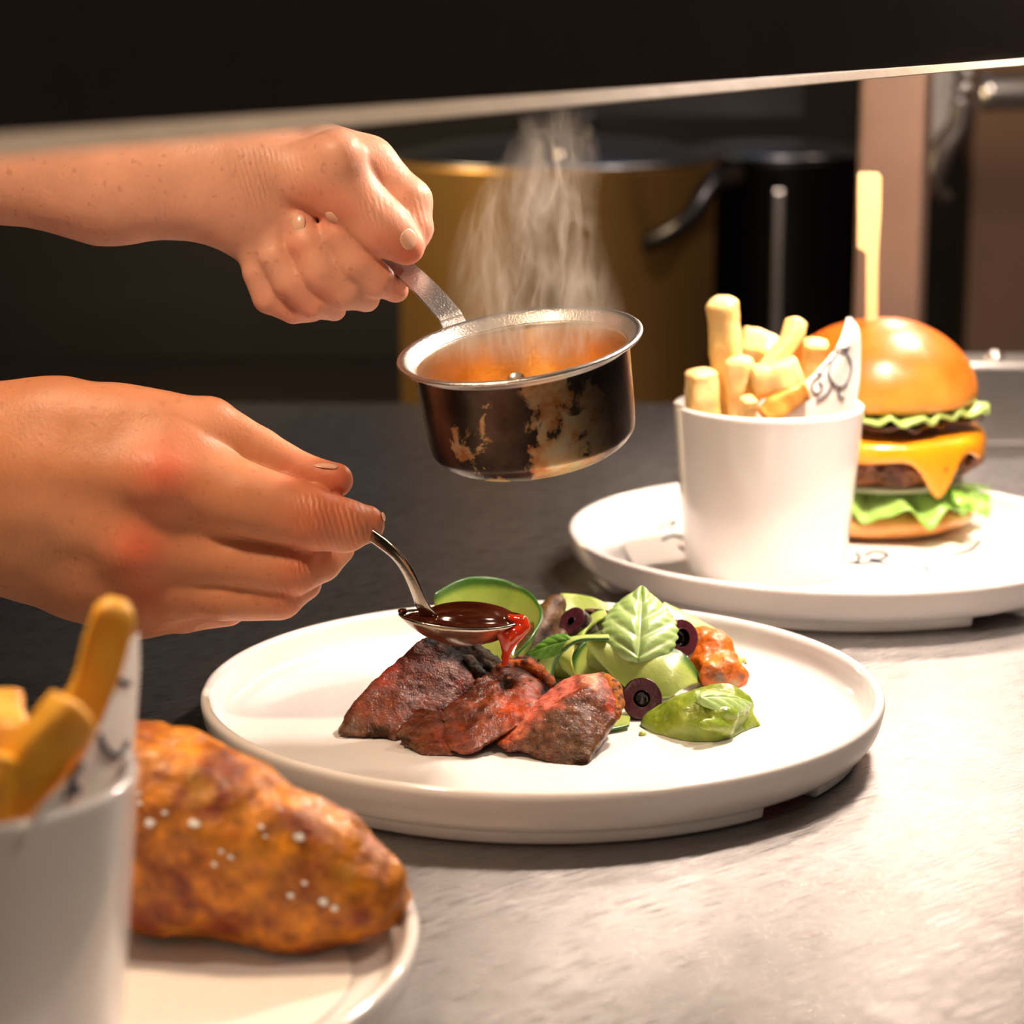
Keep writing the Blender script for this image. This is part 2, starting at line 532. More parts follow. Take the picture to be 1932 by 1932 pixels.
M['lip'] = plain('pale_steel_lip', (.92, .76, .60), .5, 0, var=.45, vs=60)
tag(obj('lip', V, F, 'lip', shelf, smooth=False), 'pale worn bottom lip')
V, F = slab(-.35, 1.5, .0012, .60, .512, .52); obj('top_panel', V, F, 'dark_steel', shelf, smooth=False)

# ---- post, ledge and cooking line behind
e = empty('gantry_post', wp(1680, .76, 0), 'square steel upright post behind the burger', 'post')
def rotbox(c, w, d, z0, z1, a):
    V = []
    for x in (-w / 2, w / 2):
        for y in (-d / 2, d / 2):
            for z in (z0, z1): V.append((c[0] + x * math.cos(a) - y * math.sin(a), c[1] + x * math.sin(a) + y * math.cos(a), z))
    return np.array(V), box((0, 0, 0), (1, 1, 1))[1]
pc = wp(1672, .76, 0)
M['post'] = plain('warm_brushed_steel', (.46, .31, .24), .36, .85, var=.35, vs=18)
V, F = rotbox(pc, .046, .046, 0, .509, -.25); bevel(obj('upright', V, F, 'post', e, smooth=False), .003)
V, F = rotbox(pc, .075, .075, 0, .006, .30); bevel(obj('base_plate', V, F, 'steel', e, smooth=False), .002)

e = empty('steel_upstand', (.45, .66, 0), 'low dull steel upstand on the counter behind the burger', 'upstand')
V, F = box((.262, .63, .0), (1.0, .68, .054)); bevel(obj('body', V, F, 'steel', e, smooth=False), .003)
b0 = at(1875, 714, .65)
V, F = lathe([(0, .006), (.004, .005), (.006, .002), (.006, 0)], 20, cx=b0[0], cy=.65, cz=.054); obj('bolt', V, F, 'rim_steel', e)

# hob
V, F = box((-1.6, .95, -.9), (1.6, 1.9, -.13)); o = obj('cooking_range', V, F, 'black', smooth=False); bevel(o, .01); tag(o, 'black cooking range behind the counter under the pots', 'stove')

# big stock pot
pc = wp(1050, 1.40, -.13); Rp = .150; zr = .128
pot = empty('stock_pot', pc, 'large brassy stock pot with a lid behind the steam', 'pot')
V, F = lathe([(0, .0), (Rp - .01, 0), (Rp, .01), (Rp, zr + .13), (Rp + .004, zr + .133), (Rp, zr + .136), (Rp - .004, zr + .133), (Rp - .004, .01), (0, .006)], 96, cx=pc[0], cy=pc[1], cz=-.13)
obj('pot_body', V, F, 'pot', pot)
V, F = lathe([(0, .020), (.05, .0195), (.11, .013), (.145, .004), (.156, .002), (.156, 0), (0, 0)], 96, cx=pc[0], cy=pc[1], cz=zr + .006)
lid = obj('pot_lid', V, F, 'lid', pot)
V, F = tube([(pc[0] - .03, pc[1], zr + .024), (pc[0] - .028, pc[1], zr + .045), (pc[0] + .028, pc[1], zr + .045), (pc[0] + .03, pc[1], zr + .024)], [.005] * 4, 10, 20)
obj('lid_handle', V, F, 'dark_steel', lid)
hp = [at(1190, 465, 1.33), at(1215, 460, 1.28), at(1290, 420, 1.25), at(1345, 345, 1.27), at(1385, 330, 1.33)]
V, F = tube(hp, [.010, .009, .0085, .009, .010], 14, 40); h_ = obj('pot_handle', V, F, 'dark_steel', pot)
a_, b_ = at(1174, 388, 1.30), at(1208, 480, 1.30)
V, F = box((a_[0], 1.285, b_[2]), (b_[0], 1.294, a_[2])); bevel(obj('handle_bracket', V, F, 'lid', h_, smooth=False), .003)
# rivet highlights on the handle
for (x, y, Y) in ((1206, 428, 1.283), (1057, 292, 1.245), (788, 315, 1.33)):
    c = at(x, y, Y); V, F = lathe([(0, .005), (.003, .004), (.005, 0)], 14)
    V = V @ np.array(Matrix.Rotation(PI / 2, 3, 'X')).T + c
    obj('rivet', V, F, 'rim_steel', pot)

pc2 = wp(1450, 1.65, -.13)
p2 = empty('saucepan', pc2, 'tall dark pan standing right of the brassy stock pot', 'pan')
V, F = lathe([(0, 0), (.10, 0), (.105, .006), (.105, .245), (.108, .248), (.104, .25), (.101, .246), (.101, .01), (0, .006)], 64, cx=pc2[0], cy=pc2[1], cz=-.13)
obj('pan_body', V, F, 'dark_steel', p2)
V, F = lathe([(0, .012), (.06, .010), (.1, .004), (.107, 0), (0, 0)], 64, cx=pc2[0], cy=pc2[1], cz=.122)
obj('pan_lid', V, F, 'lid', p2)
c = wp(1466, 1.50, 0)
V, F = box((c[0] - .005, 1.50, -.13), (c[0] + .005, 1.512, .095)); o = obj('light_streak_bar', V, F, 'steel', smooth=False); bevel(o, .002)  # bar added in place of the vertical light streak on the pan
tag(o, 'thin upright strip standing in for the light streak on the tall dark pan', 'bar')

# right background: dark hanging hose, pale cloth, pipe
V, F = tube([at(1835, -60, 1.1), at(1820, 120, 1.1), at(1812, 230, 1.1), at(1780, 290, 1.1), at(1768, 350, 1.1), at(1790, 380, 1.1)], [.008, .009, .011, .012, .009, .005], 14, 40)
tag(obj('spray_hose', V, F, 'black'), 'black hose hanging to the right of the steel post', 'hose')
V, F = tube([at(1850, 175, 1.35), at(1960, 172, 1.35), at(2300, 165, 1.35)], [.016] * 3, 20, 12)
tag(obj('wall_pipe', V, F, 'steel'), 'short grey steel pipe at the top right edge', 'pipe')
M['cloth'] = plain('grey_cloth', (.36, .34, .36), .8, var=.2)
X0, X1 = at(1765, 0, 1.5), at(1806, 0, 1.5); g = []
for i in range(13):
    for j in range(9):
        z = .40 - i * .022; g.append((X0[0] + (X1[0] - X0[0]) * j / 8, 1.5 + .004 * math.sin(j * 1.9 + i * .2), z))
F = [(i * 9 + j, i * 9 + j + 1, i * 9 + j + 10, i * 9 + j + 9) for i in range(12) for j in range(8)]
tag(obj('hanging_cloth', np.array(g), F, 'cloth', solid=.003), 'pale grey cloth strip hanging beside the steel post', 'cloth')
M['brown'] = plain('brown_panel', (.20, .115, .075), .5, var=.4, vs=5)
c = wp(1775, 1.9, -.9); V, F = box((c[0], 1.9, -.9), (c[0] + .9, 1.95, .6))
tag(obj('storage_unit', V, F, 'brown', smooth=False), 'brown lit unit at the far right background', 'cabinet')
# extractor edge behind stock pot
c0, c1 = at(820, 262, 1.75), at(1340, 262, 1.75)
V, F = box((-1.5, 1.75, .155), (c1[0] + .1, 1.80, .19)); tag(obj('back_rail', V, F, 'dark_steel', smooth=False), 'dark horizontal rail behind the stock pot', 'rail')

# ================================================================== CROCKERY
def plate(name, cx, cy, label, a_notch):
    e = empty(name, (cx, cy, 0), label, 'plate')
    prof = [(0, .0045), (.04, .0045), (.08, .0045), (.118, .0045), (.1262, .0050), (.1305, .0075), (.1335, .0125), (.1348, .018), (.1350, .0205), (.1344, .0219), (.1330, .0225), (.1315, .0219), (.1304, .0200), (.1296, .0165), (.1275, .0118), (.1230, .0091), (.1170, .0083), (.108, .0081), (.095, .0080), (.06, .0080), (.03, .0080), (0, .0080)]
    P = spline(np.array(prof), 70)
    V, F = lathe([tuple(p) for p in P], 160, cx=cx, cy=cy)
    obj('dish', V, F, 'porcelain', e)
    parts = []
    for k in range(4):
        a = a_notch + k * PI / 2 + .13
        v, f = lathe([(.1130, .0056), (.1135, .0004), (.1150, 0), (.1245, 0), (.1258, .0010), (.1266, .0056)], 28, a, a + PI / 2 - .26, cx, cy)
        m = 6; nn = 29
        f = list(f) + [tuple(range(m)), tuple((nn - 1) * m + i for i in range(m))[::-1]]
        parts.append((v, f))
    V, F = join(parts); bevel(obj('foot_ring', V, F, 'porcelain', e, smooth=True), .0006, 2)
    return e
pl1 = plate('dinner_plate', .0120, 0, 'white round plate of sliced steak in the centre', -PI / 2 + math.radians(46) - PI / 2 + .0)
q = on(1570, 1000, .021); P2 = (q[0], q[1])
pl2 = plate('dinner_plate', P2[0], P2[1], 'white round plate carrying the burger and a cup of chips', .55)
q = on(-74, 1762, .021); P3 = (q[0], q[1])
pl3 = plate('dinner_plate', P3[0], P3[1], 'white plate under the fried fillet, cut off at lower left', .2)

def cup(name, cx, cy, z, label):
    prof = [(0, .004), (.034, .004), (.0345, .0012), (.0355, 0), (.0372, .0003), (.0385, .002), (.0405, .012), (.0445, .055), (.0464, .078), (.0468, .0825), (.0464, .0842), (.0450, .0848), (.0436, .0840), (.0430, .0815), (.0415, .060), (.0375, .014), (.034, .009), (0, .008)]
    P = spline(np.array(prof), 80)
    V, F = lathe([tuple(p) for p in P], 128, cx=cx, cy=cy, cz=z)
    return tag(obj(name, V, F, 'porcelain', org=(cx, cy, z)), label, 'cup')
ZP = .0084
C1 = wp(1450, .25, .09)[:2]; cup1 = cup('serving_cup', C1[0], C1[1], ZP, 'white straight-sided cup of chips in front of the burger')
C2 = (-.145, -.325); cup2 = cup('serving_cup', C2[0], C2[1], ZP, 'blurred white cup of chips at the lower left edge')

# ---- printed paper
def bvh(o):
    me = o.data; off = Vector(ORG[o.name])
    return BVHTree.FromPolygons([v.co + off for v in me.vertices], [p.vertices[:] for p in me.polygons])
def hit(tree, px, py):
    r = tree.ray_cast(Vector(CAM), Vector(ray(px, py)).normalized())
    return r
def ink(name, strokes, tree, parent, w=.0005, dx=0, dy=0):
    parts = []
    for st in strokes:
        S = spline(np.array(st, float), max(8, len(st) * 5))
        pts = []
        for x, y in S:
            r = hit(tree, x + dx, y + dy)
            if r[0] is None: continue
            n = np.array(r[1]);
            if n @ ray(x, y) > 0: n = -n
            pts.append(np.array(r[0]) + n * .0005)
        if len(pts) > 2: parts.append(tube(pts, [w] * len(pts), 5))
    if parts:
        V, F = join(parts); return obj(name, V, F, 'ink', parent)

# liner on plate 2
def liner(cx, cy, r, name, label, sd, z=.0083):
    V, F = [], []; n = 26
    for i in range(n):
        for j in range(n):
            x, y = (i / (n - 1) * 2 - 1), (j / (n - 1) * 2 - 1)
            rr = max(abs(x), abs(y)); a = math.atan2(y, x)
            q = r * rr * (1 + .03 * math.sin(5 * a + sd))
            V.append((cx + q * math.cos(a), cy + q * math.sin(a), z + .0003 + .0006 * abs(math.sin(3 * a + sd)) * rr ** 4))
    F = [(i * n + j, (i + 1) * n + j, (i + 1) * n + j + 1, i * n + j + 1) for i in range(n - 1) for j in range(n - 1)]
    return tag(obj(name, np.array(V), F, 'paper', org=(cx, cy, z)), label, 'paper')
ln = liner(P2[0], P2[1], .108, 'paper_liner', 'printed greaseproof paper lying on the burger plate', 1)
t_ = bvh(ln)
ink('ink_drawing', [
    [(1632, 1050), (1650, 1042), (1675, 1048), (1660, 1058), (1640, 1056)], [(1600, 1062), (1625, 1066), (1650, 1062), (1678, 1068)], [(1615, 1045), (1622, 1056), (1612, 1064)],
    [(1745, 1070), (1750, 1076), (1748, 1082)], [(1820, 1072), (1835, 1070)], [(1862, 1060), (1875, 1057)], [(1795, 1050), (1830, 1040), (1850, 1022)],
    [(1240, 1000), (1255, 990), (1275, 985), (1262, 1000)], [(1250, 1020), (1270, 1012), (1290, 1018)], [(1282, 1032), (1292, 1040)], [(1245, 975), (1260, 972), (1285, 975)]], t_, ln, .0008)
ln3 = liner(P3[0], P3[1], .112, 'paper_liner', 'greaseproof paper under the fried fillet at lower left', 2)

# paper cone corner in a cup: sheet standing inside the back-right of the cup with a pointed tip
def cone_paper(name, label, A, B, n=22, m=16):
    """A outer edge pts, B inner edge pts, (px,py,Y)"""
    a = spline([at(*p) for p in A], n); b = spline([at(*p) for p in B], n); V = []
    for i in range(n):
        for j in range(m):
            t = j / (m - 1); p = a[i] * (1 - t) + b[i] * t
            p = p + np.array([0, -1, 0]) * .006 * math.sin(PI * t)
            V.append(p)
    F = [(i * m + j, i * m + j + 1, (i + 1) * m + j + 1, (i + 1) * m + j) for i in range(n - 1) for j in range(m - 1)]
    return tag(obj(name, np.array(V), F, 'paper', solid=.0003, sub=1), label, 'paper')
pc1 = cone_paper('paper_wrap', 'printed paper point sticking up out of the chip cup by the burger',
    [(1604, 597, .262), (1622, 625, .264), (1624, 680, .262), (1620, 740, .258), (1600, 830, .255)],
    [(1598, 597, .258), (1580, 650, .246), (1540, 700, .238), (1482, 762, .232), (1440, 840, .230)])
ink('ink_drawing', [
    [(1572, 658), (1580, 664), (1592, 664), (1600, 658)], [(1575, 654), (1588, 658), (1602, 654)],
    [(1578, 668), (1567, 685), (1562, 705), (1570, 722), (1584, 730), (1597, 722), (1604, 700), (1603, 680), (1596, 668)],
    [(1564, 682), (1552, 695), (1548, 708), (1538, 715), (1530, 728), (1534, 740), (1544, 742), (1550, 730), (1545, 720)],
    [(1540, 702), (1545, 706), (1542, 712)], [(1584, 730), (1580, 745), (1592, 752)], [(1570, 722), (1560, 742), (1540, 756)]], bvh(pc1), pc1, .00045)
pc3 = cone_paper('paper_wrap', 'printed paper point standing up in the blurred lower left cup',
    [(262, 1190, -.300), (264, 1260, -.298), (258, 1350, -.300), (250, 1450, -.304), (235, 1580, -.308)],
    [(245, 1200, -.312), (205, 1330, -.330), (150, 1440, -.350), (60, 1540, -.366), (20, 1640, -.364)])
ink('ink_drawing', [[(190, 1290), (215, 1284), (240, 1290)], [(185, 1330), (180, 1370), (195, 1410), (220, 1425), (238, 1400)], [(150, 1440), (130, 1470), (145, 1490), (120, 1500)], [(196, 1300), (186, 1340)]], bvh(pc3), pc3, .0009)

# ---- chips
def chip(pts, w, label, group, seed, cols=((.95, .74, .34), (.92, .50, .10)), name='potato_chip'):
    P = np.array([at(*p) for p in pts]); n = 34; S = spline(P, n); seg = 24
    rr = np.random.default_rng(seed); ref = rr.normal(size=3); V = []
    for i in range(n):
        t = S[min(i + 1, n - 1)] - S[max(i - 1, 0)]; t /= np.linalg.norm(t)
        u = np.cross(t, ref); u /= np.linalg.norm(u); v = np.cross(u, t)
        e_ = min(i, n - 1 - i) / 2.2; sc_ = w * (1 - .55 * max(0, 1 - e_) ** 2.2) * (1 + .03 * math.sin(i * .55 + seed))
        for k in range(seg):
            a = 2 * PI * k / seg; c_, s_ = math.cos(a), math.sin(a)
            q = (abs(c_) ** 5 + abs(s_) ** 5) ** (-1 / 5)
            V.append(S[i] + sc_ * q * (c_ * u + .86 * s_ * v))
    F = [(i * seg + k, i * seg + (k + 1) % seg, (i + 1) * seg + (k + 1) % seg, (i + 1) * seg + k) for i in range(n - 1) for k in range(seg)]
    F += [tuple(range(seg))[::-1], tuple((n - 1) * seg + k for k in range(seg))]
    V = np.array(V); d_ = V - S[np.repeat(np.arange(n), seg)]
    V = V + d_ * (.26 * fbm(V, 130, 3, seed))[:, None]
    a = S[0]
    nz = np.clip(.5 + 2.6 * fbm(V, 110, 3, seed), 0, 1)
    edge = np.clip((np.linalg.norm(d_, axis=1) / w - .95) * 3, 0, 1)
    mixf = np.clip(nz * .5 + edge * .4, 0, 1)[:, None]
    C = np.array(cols[0]) * (1 - mixf) + np.array(cols[1]) * mixf
    return tag(obj(name, V, F, 'chip', col=C), label, 'chip', group)
G1 = 'chips in the cup beside the burger'
chip([(1362, 560, .245), (1368, 640, .248), (1372, 730, .25), (1376, 800, .25)], .0072, 'tallest chip, standing upright at the left of the burger-side cup', G1, 1)
chip([(1322, 696, .238), (1325, 770, .24), (1335, 840, .245)], .0075, 'pale rounded chip against the left rim of the burger-side cup', G1, 2)
chip([(1395, 640, .268), (1440, 655, .27), (1475, 700, .265)], .0072, 'chip lying behind, peaking between the tallest chip and curved one', G1, 3)
chip([(1504, 600, .250), (1490, 642, .246), (1448, 700, .240), (1400, 775, .240)], .0050, 'curved thin chip with raised tip in the burger-side cup', G1, 4)
chip([(1418, 722, .232), (1470, 712, .232), (1505, 698, .235)], .0078, 'thick bright chip lying across the front of the cup', G1, 5)
chip([(1392, 672, .24), (1400, 760, .24), (1400, 830, .24)], .0065, 'chip just right of the tallest upright chip', G1, 6)
chip([(1540, 640, .255), (1530, 710, .26), (1510, 790, .258)], .0062, 'pointed chip beside the printed paper point', G1, 7)
chip([(1440, 790, .226), (1475, 760, .228), (1520, 730, .232)], .0058, 'darker orange chip low at the front rim of the cup', G1, 8, cols=((.85, .42, .07), (.6, .2, .02)))
chip([(1413, 750, .223), (1410, 800, .228)], .0042, 'small stub of chip at the front rim of the cup', G1, 9)
G2 = 'chips in the blurred lower left cup'
oc = ((1.0, .58, .06), (1.0, .36, .015))
chip([(222, 1132, -.325), (180, 1280, -.325), (130, 1400, -.325), (90, 1520, -.325)], .0056, 'longest chip reaching up from the lower left cup', G2, 11, oc)
chip([(150, 1330, -.345), (90, 1400, -.35), (20, 1500, -.35), (-20, 1590, -.345)], .0068, 'broad chip leaning left in the lower left cup', G2, 12, oc)
chip([(-10, 1320, -.31), (10, 1390, -.32), (40, 1500, -.325)], .0064, 'chip cut by the left picture edge in the lower left cup', G2, 13, oc)
chip([(10, 1420, -.355), (-20, 1500, -.358), (-30, 1600, -.355)], .0060, 'lowest chip at the left picture edge', G2, 14, oc)

# ================================================================== BURGER
BC = wp(1648, .352, 0)[:2]; RB = .0515
bz = lambda y, Y=.30: float(at(1648, y, Y)[2])
bg = empty('burger', (BC[0], BC[1], ZP), 'tall burger with glossy brown bun, melted cheese and lettuce', 'burger')
def bfield(h=.0013, lo=0, hi=.13): return Field((BC[0] - .072, BC[1] - .072, lo), (BC[0] + .075, BC[1] + .07, hi), h)
zb0, zb1 = ZP + .0006, ZP + .020
f = bfield(.0014, 0, .04); f.ell((BC[0], BC[1], zb0 + .0095), (.0525, .0525, .0125), .001); f.cut((0, 0, 1), (0, 0, zb1 - .003), .003); f.cut((0, 0, -1), (0, 0, zb0), .003); f.noise(.0006, 60, 2, 3)
V, F = f.mesh(); nz = np.clip(.5 + 2 * fbm(V, 60, 3, 5), 0, 1)[:, None]
obj('bottom_bun', V, F, 'bread', bg, col=np.array((.80, .42, .13)) * (1 - nz) + np.array((.62, .24, .05)) * nz)
# lettuce
def frill(cx, cy, z, r0, r1, amp, waves, seed, drop, n=150, m=8, a0=0, a1=2 * PI):
    V = []; rr = random.Random(seed); ph = [rr.random() * 6 for _ in range(4)]
    for i in range(n):
        a = a0 + (a1 - a0) * i / (n - 1)
        for j in range(m):
            t = j / (m - 1)
            r = r0 + (r1 - r0) * t + .004 * t * math.sin(5 * a + ph[0])
            zz = z + amp * t * (math.sin(waves * a + ph[1]) + .5 * math.sin(waves * 1.7 * a + ph[2])) - drop * t * t
            V.append((cx + r * math.cos(a), cy + r * math.sin(a), zz))
    F = [(i * m + j, i * m + j + 1, (i + 1) * m + j + 1, (i + 1) * m + j) for i in range(n - 1) for j in range(m - 1)]
    return np.array(V), F
V, F = frill(BC[0], BC[1], .0335, .01, .058, .0042, 12, 4, .008)
t = np.clip(np.hypot(V[:, 0] - BC[0], V[:, 1] - BC[1]) / .06 * 1.3 - .4, 0, 1)[:, None]
lc = np.array((.62, .75, .30)) * (1 - t) + np.array((.22, .48, .05)) * t
let = obj('lettuce', V, F, 'leaf', bg, col=lc, solid=.0007)
lf = [(at(1795, 935, .31), .010), (at(1825, 948, .305), .012), (at(1852, 958, .303), .008), (at(1868, 966, .303), .001)]
V = []
for i, s in enumerate(spline([np.append(p, w) for p, w in lf], 24)):
    for j in range(7):
        u = j / 3 - 1; V.append((s[0], s[1] + u * s[3], s[2] + .0028 * math.cos(u * 5 + i * .7) + .001 * math.sin(i * 1.3)))
F = [(i * 7 + j, i * 7 + j + 1, (i + 1) * 7 + j + 1, (i + 1) * 7 + j) for i in range(23) for j in range(6)]
obj('lettuce_leaf', np.array(V), F, 'leaf', bg, col=np.tile((.30, .60, .08), (len(V), 1)), solid=.0007)
V, F = lathe([(0, .0), (.040, 0), (.0425, .0016), (.040, .0034), (0, .0034)], 64, cx=BC[0] + .003, cy=BC[1] - .004, cz=.0350)
M['onion'] = plain('translucent_onion', (.42, .46, .30), .3, coat=.3)
obj('onion_slice', V, F, 'onion', bg)
zp0, zp1 = .037, .061
f = bfield(.0013, .03, .07); f.ell((BC[0], BC[1], (zp0 + zp1) / 2), (.0535, .0535, .017), .001); f.cut((0, 0, 1), (0, 0, zp1), .004); f.cut((0, 0, -1), (0, 0, zp0), .004); f.noise(.0024, 130, 4, 8)
V, F = f.mesh(); nz = np.clip(.5 + 2.6 * fbm(V, 170, 3, 9), 0, 1)[:, None]
obj('patty', V, F, 'meat', bg, col=np.array((.34, .10, .045)) * (1 - nz) + np.array((.10, .03, .018)) * nz)
# cheese: sheet draped over the patty with a long melted tongue
V = []; n, m = 160, 22
for i in range(n):
    a = 2 * PI * i / n
    tong = .0235 * math.exp(-((a - math.radians(297)) / .20) ** 2) + .005 * (.5 + .5 * math.sin(3 * a + 1)) + .004
    tong += .006 * math.exp(-((a - math.radians(335)) / .25) ** 2)
    for j in range(m):
        s = j / (m - 1) * (.0555 + tong)
        if s < .0535: r, z = s, zp1 + .0028 - .0008 * (s / .05) ** 4
        else:
            q = s - .0535; r = .0535 + .0028 * math.sin(min(1, q / .004) * PI / 2); z = zp1 + .0020 - q + .0006
        V.append((BC[0] + r * math.cos(a), BC[1] + r * math.sin(a), z))
F = [(i * m + j, i * m + j + 1, ((i + 1) % n) * m + j + 1, ((i + 1) % n) * m + j) for i in range(n) for j in range(m - 1)]
M['cheese'] = food('melted_cheese', .25, .5, 300, .0002, 80, .0006, .4, (1, .6, .15), .005, var=.12, vs=60)
obj('cheese', np.array(V), F, 'cheese', bg, col=np.tile((.90, .33, .008), (len(V), 1)), solid=.0024, sub=1)
V, F = frill(BC[0], BC[1], .0725, .02, .0515, .0014, 17, 9, .001)
obj('sauce_layer', V, F, 'sauce', bg, solid=.002)
V, F = frill(BC[0], BC[1], .0755, .02, .0545, .0016, 21, 12, .0005)
obj('shredded_lettuce', V, F, 'leaf', bg, col=np.tile((.42, .58, .16), (len(V), 1)), solid=.0018)
zt0 = .077
f = bfield(.0014, .06, .13); f.ell((BC[0], BC[1], zt0 + .005), (.0525, .0525, .0395), .001); f.cut((0, 0, -1), (0, 0, zt0), .006); f.noise(.0008, 35, 2, 11)
V, F = f.mesh(); V = smooth_mesh(V, F, 1)
tt = np.clip((V[:, 2] - zt0) / .04 + .8 * fbm(V, 40, 3, 2), 0, 1)[:, None]; tt = np.clip(tt * 1.6, 0, 1)
C = np.array((.76, .32, .05)) * (1 - tt) + np.array((.56, .125, .008)) * tt
obj('top_bun', V, F, 'bread', bg, col=C)
# pick
sk = [(1633, 690), (1634, 480), (1628, 474), (1617, 468), (1618, 328), (1624, 325), (1657, 325), (1664, 336), (1663, 400), (1658, 480), (1655, 690)]
yk = .345; fr = [at(x, y, yk) for x, y in sk]; bk = [p + np.array((0, .002, 0)) for p in fr]; n = len(fr)
V = np.array(fr + bk); F = [tuple(range(n)), tuple(range(n, 2 * n))[::-1]] + [(i, n + i, n + (i + 1) % n, (i + 1) % n) for i in range(n)]
o = obj('bamboo_pick', V, F, 'wood', smooth=False); bevel(o, .0004, 1); tag(o, 'flat bamboo paddle pick standing up in the burger bun', 'skewer')

# ================================================================== FRIED FILLET
f = Field((-.22, -.42, 0), (0, -.16, .10), .0014)
YF = -.235
def fp(px, py, Y, r): p = at(px, py, Y); return (p, r * mpp(p))
f.chain([fp(60, 1545, YF + .03, 120), fp(250, 1610, YF + .01, 150), fp(420, 1662, YF, 142), fp(560, 1708, YF - .005, 108), (fp(690, 1748, YF - .01, 62))], .02, .8)
f.chain([fp(200, 1560, YF + .02, 110), fp(330, 1590, YF + .01, 95), fp(420, 1620, YF, 90)], .02)
f.chain([fp(560, 1740, YF, 80), fp(730, 1768, YF, 40)], .02)
f.noise(.006, 26, 3, 2); f.noise(.0032, 90, 4, 5)
V, F = f.mesh(); V = smooth_mesh(V, F, 1)
dz = max(0, .0105 - V[:, 2].min()); V[:, 2] += dz
n1 = np.clip(.5 + 2.8 * fbm(V, 75, 4, 4), 0, 1)[:, None]; n2 = np.clip((fbm(V, 60, 3, 8) - .13) * 9, 0, 1)[:, None]
n3 = np.clip(.5 + 3.2 * fbm(V, 190, 3, 14), 0, 1)[:, None]; n1 = np.clip(n1 * .7 + n3 * .5 - .1, 0, 1)
C = np.array((1.0, .36, .008)) * (1 - n1) + np.array((.30, .045, .002)) * n1; C = C * (1 - n2 * .6) + np.array((.90, .42, .04)) * n2 * .6
fish = tag(obj('fried_fillet', V, F, 'batter', col=C), 'golden brown battered fillet with salt flakes in the foreground', 'fried fish')
tr = bvh(fish)
for i, (x, y, s) in enumerate([(368, 1555, 16), (283, 1552, 16), (312, 1534, 8), (262, 1497, 10), (492, 1562, 9), (563, 1579, 14), (500, 1578, 7), (417, 1606, 9), (436, 1617, 9), (405, 1630, 8), (548, 1690, 10), (610, 1700, 14), (632, 1712, 13), (575, 1665, 9), (265, 1515, 8)]):
    r = hit(tr, x, y)
    if r[0] is None: continue
    c = np.array(r[0]); nrm = np.array(r[1]); nrm = nrm if nrm[2] > 0 or nrm[1] < 0 else -nrm
    s *= mpp(c) * .85; rr = random.Random(i); n = 7
    u = np.cross(nrm, (.3, .5, .8)); u /= np.linalg.norm(u); v = np.cross(nrm, u)
    ring = [c + nrm * .0003 + s * (rr.uniform(.6, 1.15)) * (math.cos(2 * PI * k / n) * u + .7 * math.sin(2 * PI * k / n) * v) for k in range(n)]
    V = np.array(ring + [p + nrm * .0009 + (c - p) * .25 for p in ring]); F = [tuple(range(n, 2 * n)), tuple(range(n))[::-1]] + [(k, (k + 1) % n, n + (k + 1) % n, n + k) for k in range(n)]
    tag(obj('salt_flake', V, F, 'salt', smooth=False), 'small white salt flake on the battered fillet', 'salt flake', 'salt flakes on the battered fillet')

# ================================================================== STEAK
ZF = .0082
BRN, DRK, PNK, RED, CHR, ORG_, TAN = (.24, .10, .05), (.13, .05, .024), (.80, .34, .30), (.40, .09, .055), (.006, .004, .0035), (.50, .13, .015), (.24, .15, .07)
GS = 'slices of steak on the centre plate'; ST = []
def steak(name, pts, splats, label, seed, amp=.0014, ns=150, k=.0016, h=.0007, base=BRN):
    f = chunk(pts, h, k, amp, ns, seed); f.F -= .0006; f.noise(.0003, 700, 2, seed + 1)
    V, F = f.mesh(); V[:, 2] = np.maximum(V[:, 2], ZF)
    C = paint(V, base, splats, seed) ** 1.42 * np.array((1.05, .86, .70))
    C *= (.72 + .75 * np.clip(.5 + 2.2 * fbm(V * np.array([1, 1, 2.2]), 260, 3, seed + 3), 0, 1))[:, None]
    # muscle-fibre colouring running along the slice
    o = tag(obj(name, V, F, 'meat', col=C), label, 'steak', GS); ST.append(o); return o
steak('steak_slice', [at(632, 1380, -.022), at(640, 1388, -.026), at(745, 1396, -.030), at(692, 1298, -.005), at(686, 1306, -.012), at(800, 1205, .008), at(815, 1204, .014), at(873, 1212, .026), at(945, 1256, .026), at(950, 1268, .016),
      at(898, 1290, .000), at(850, 1335, -.012), at(756, 1388, -.028), wp(760, .008, ZF), wp(900, .028, ZF), wp(880, .0, ZF), wp(700, -.004, ZF)],
      [(760, 1290, 110, (.26, .10, .065)), (700, 1350, 40, (.30, .11, .05)), (790, 1245, 45, (.15, .04, .02), .85), (720, 1275, 22, RED, .8), (735, 1262, 18, RED, .7), (880, 1278, 26, (.34, .05, .02), .8), (655, 1385, 34, TAN, .9), (715, 1392, 26, (.10, .06, .02), .9), (850, 1205, 38, CHR), (900, 1235, 45, CHR), (930, 1262, 28, CHR), (815, 1205, 20, CHR), (800, 1345, 28, (.20, .05, .03), .7)],
      'large back-left steak slice with a charred black top edge', 1)
steak('steak_slice', [at(748, 1382, -.034), at(757, 1405, -.042), at(815, 1430, -.050), at(865, 1418, -.048), at(840, 1345, -.030), at(800, 1330, -.024), at(772, 1355, -.030), wp(800, -.020, ZF), wp(860, -.03, ZF)],
      [(775, 1395, 26, TAN), (800, 1370, 30, (.26, .10, .04)), (845, 1390, 24, (.40, .15, .11)), (850, 1412, 14, (.50, .24, .17), .8), (762, 1400, 10, (.06, .04, .02), .7)],
      'small lower steak slice tucked between the two left slices', 2)
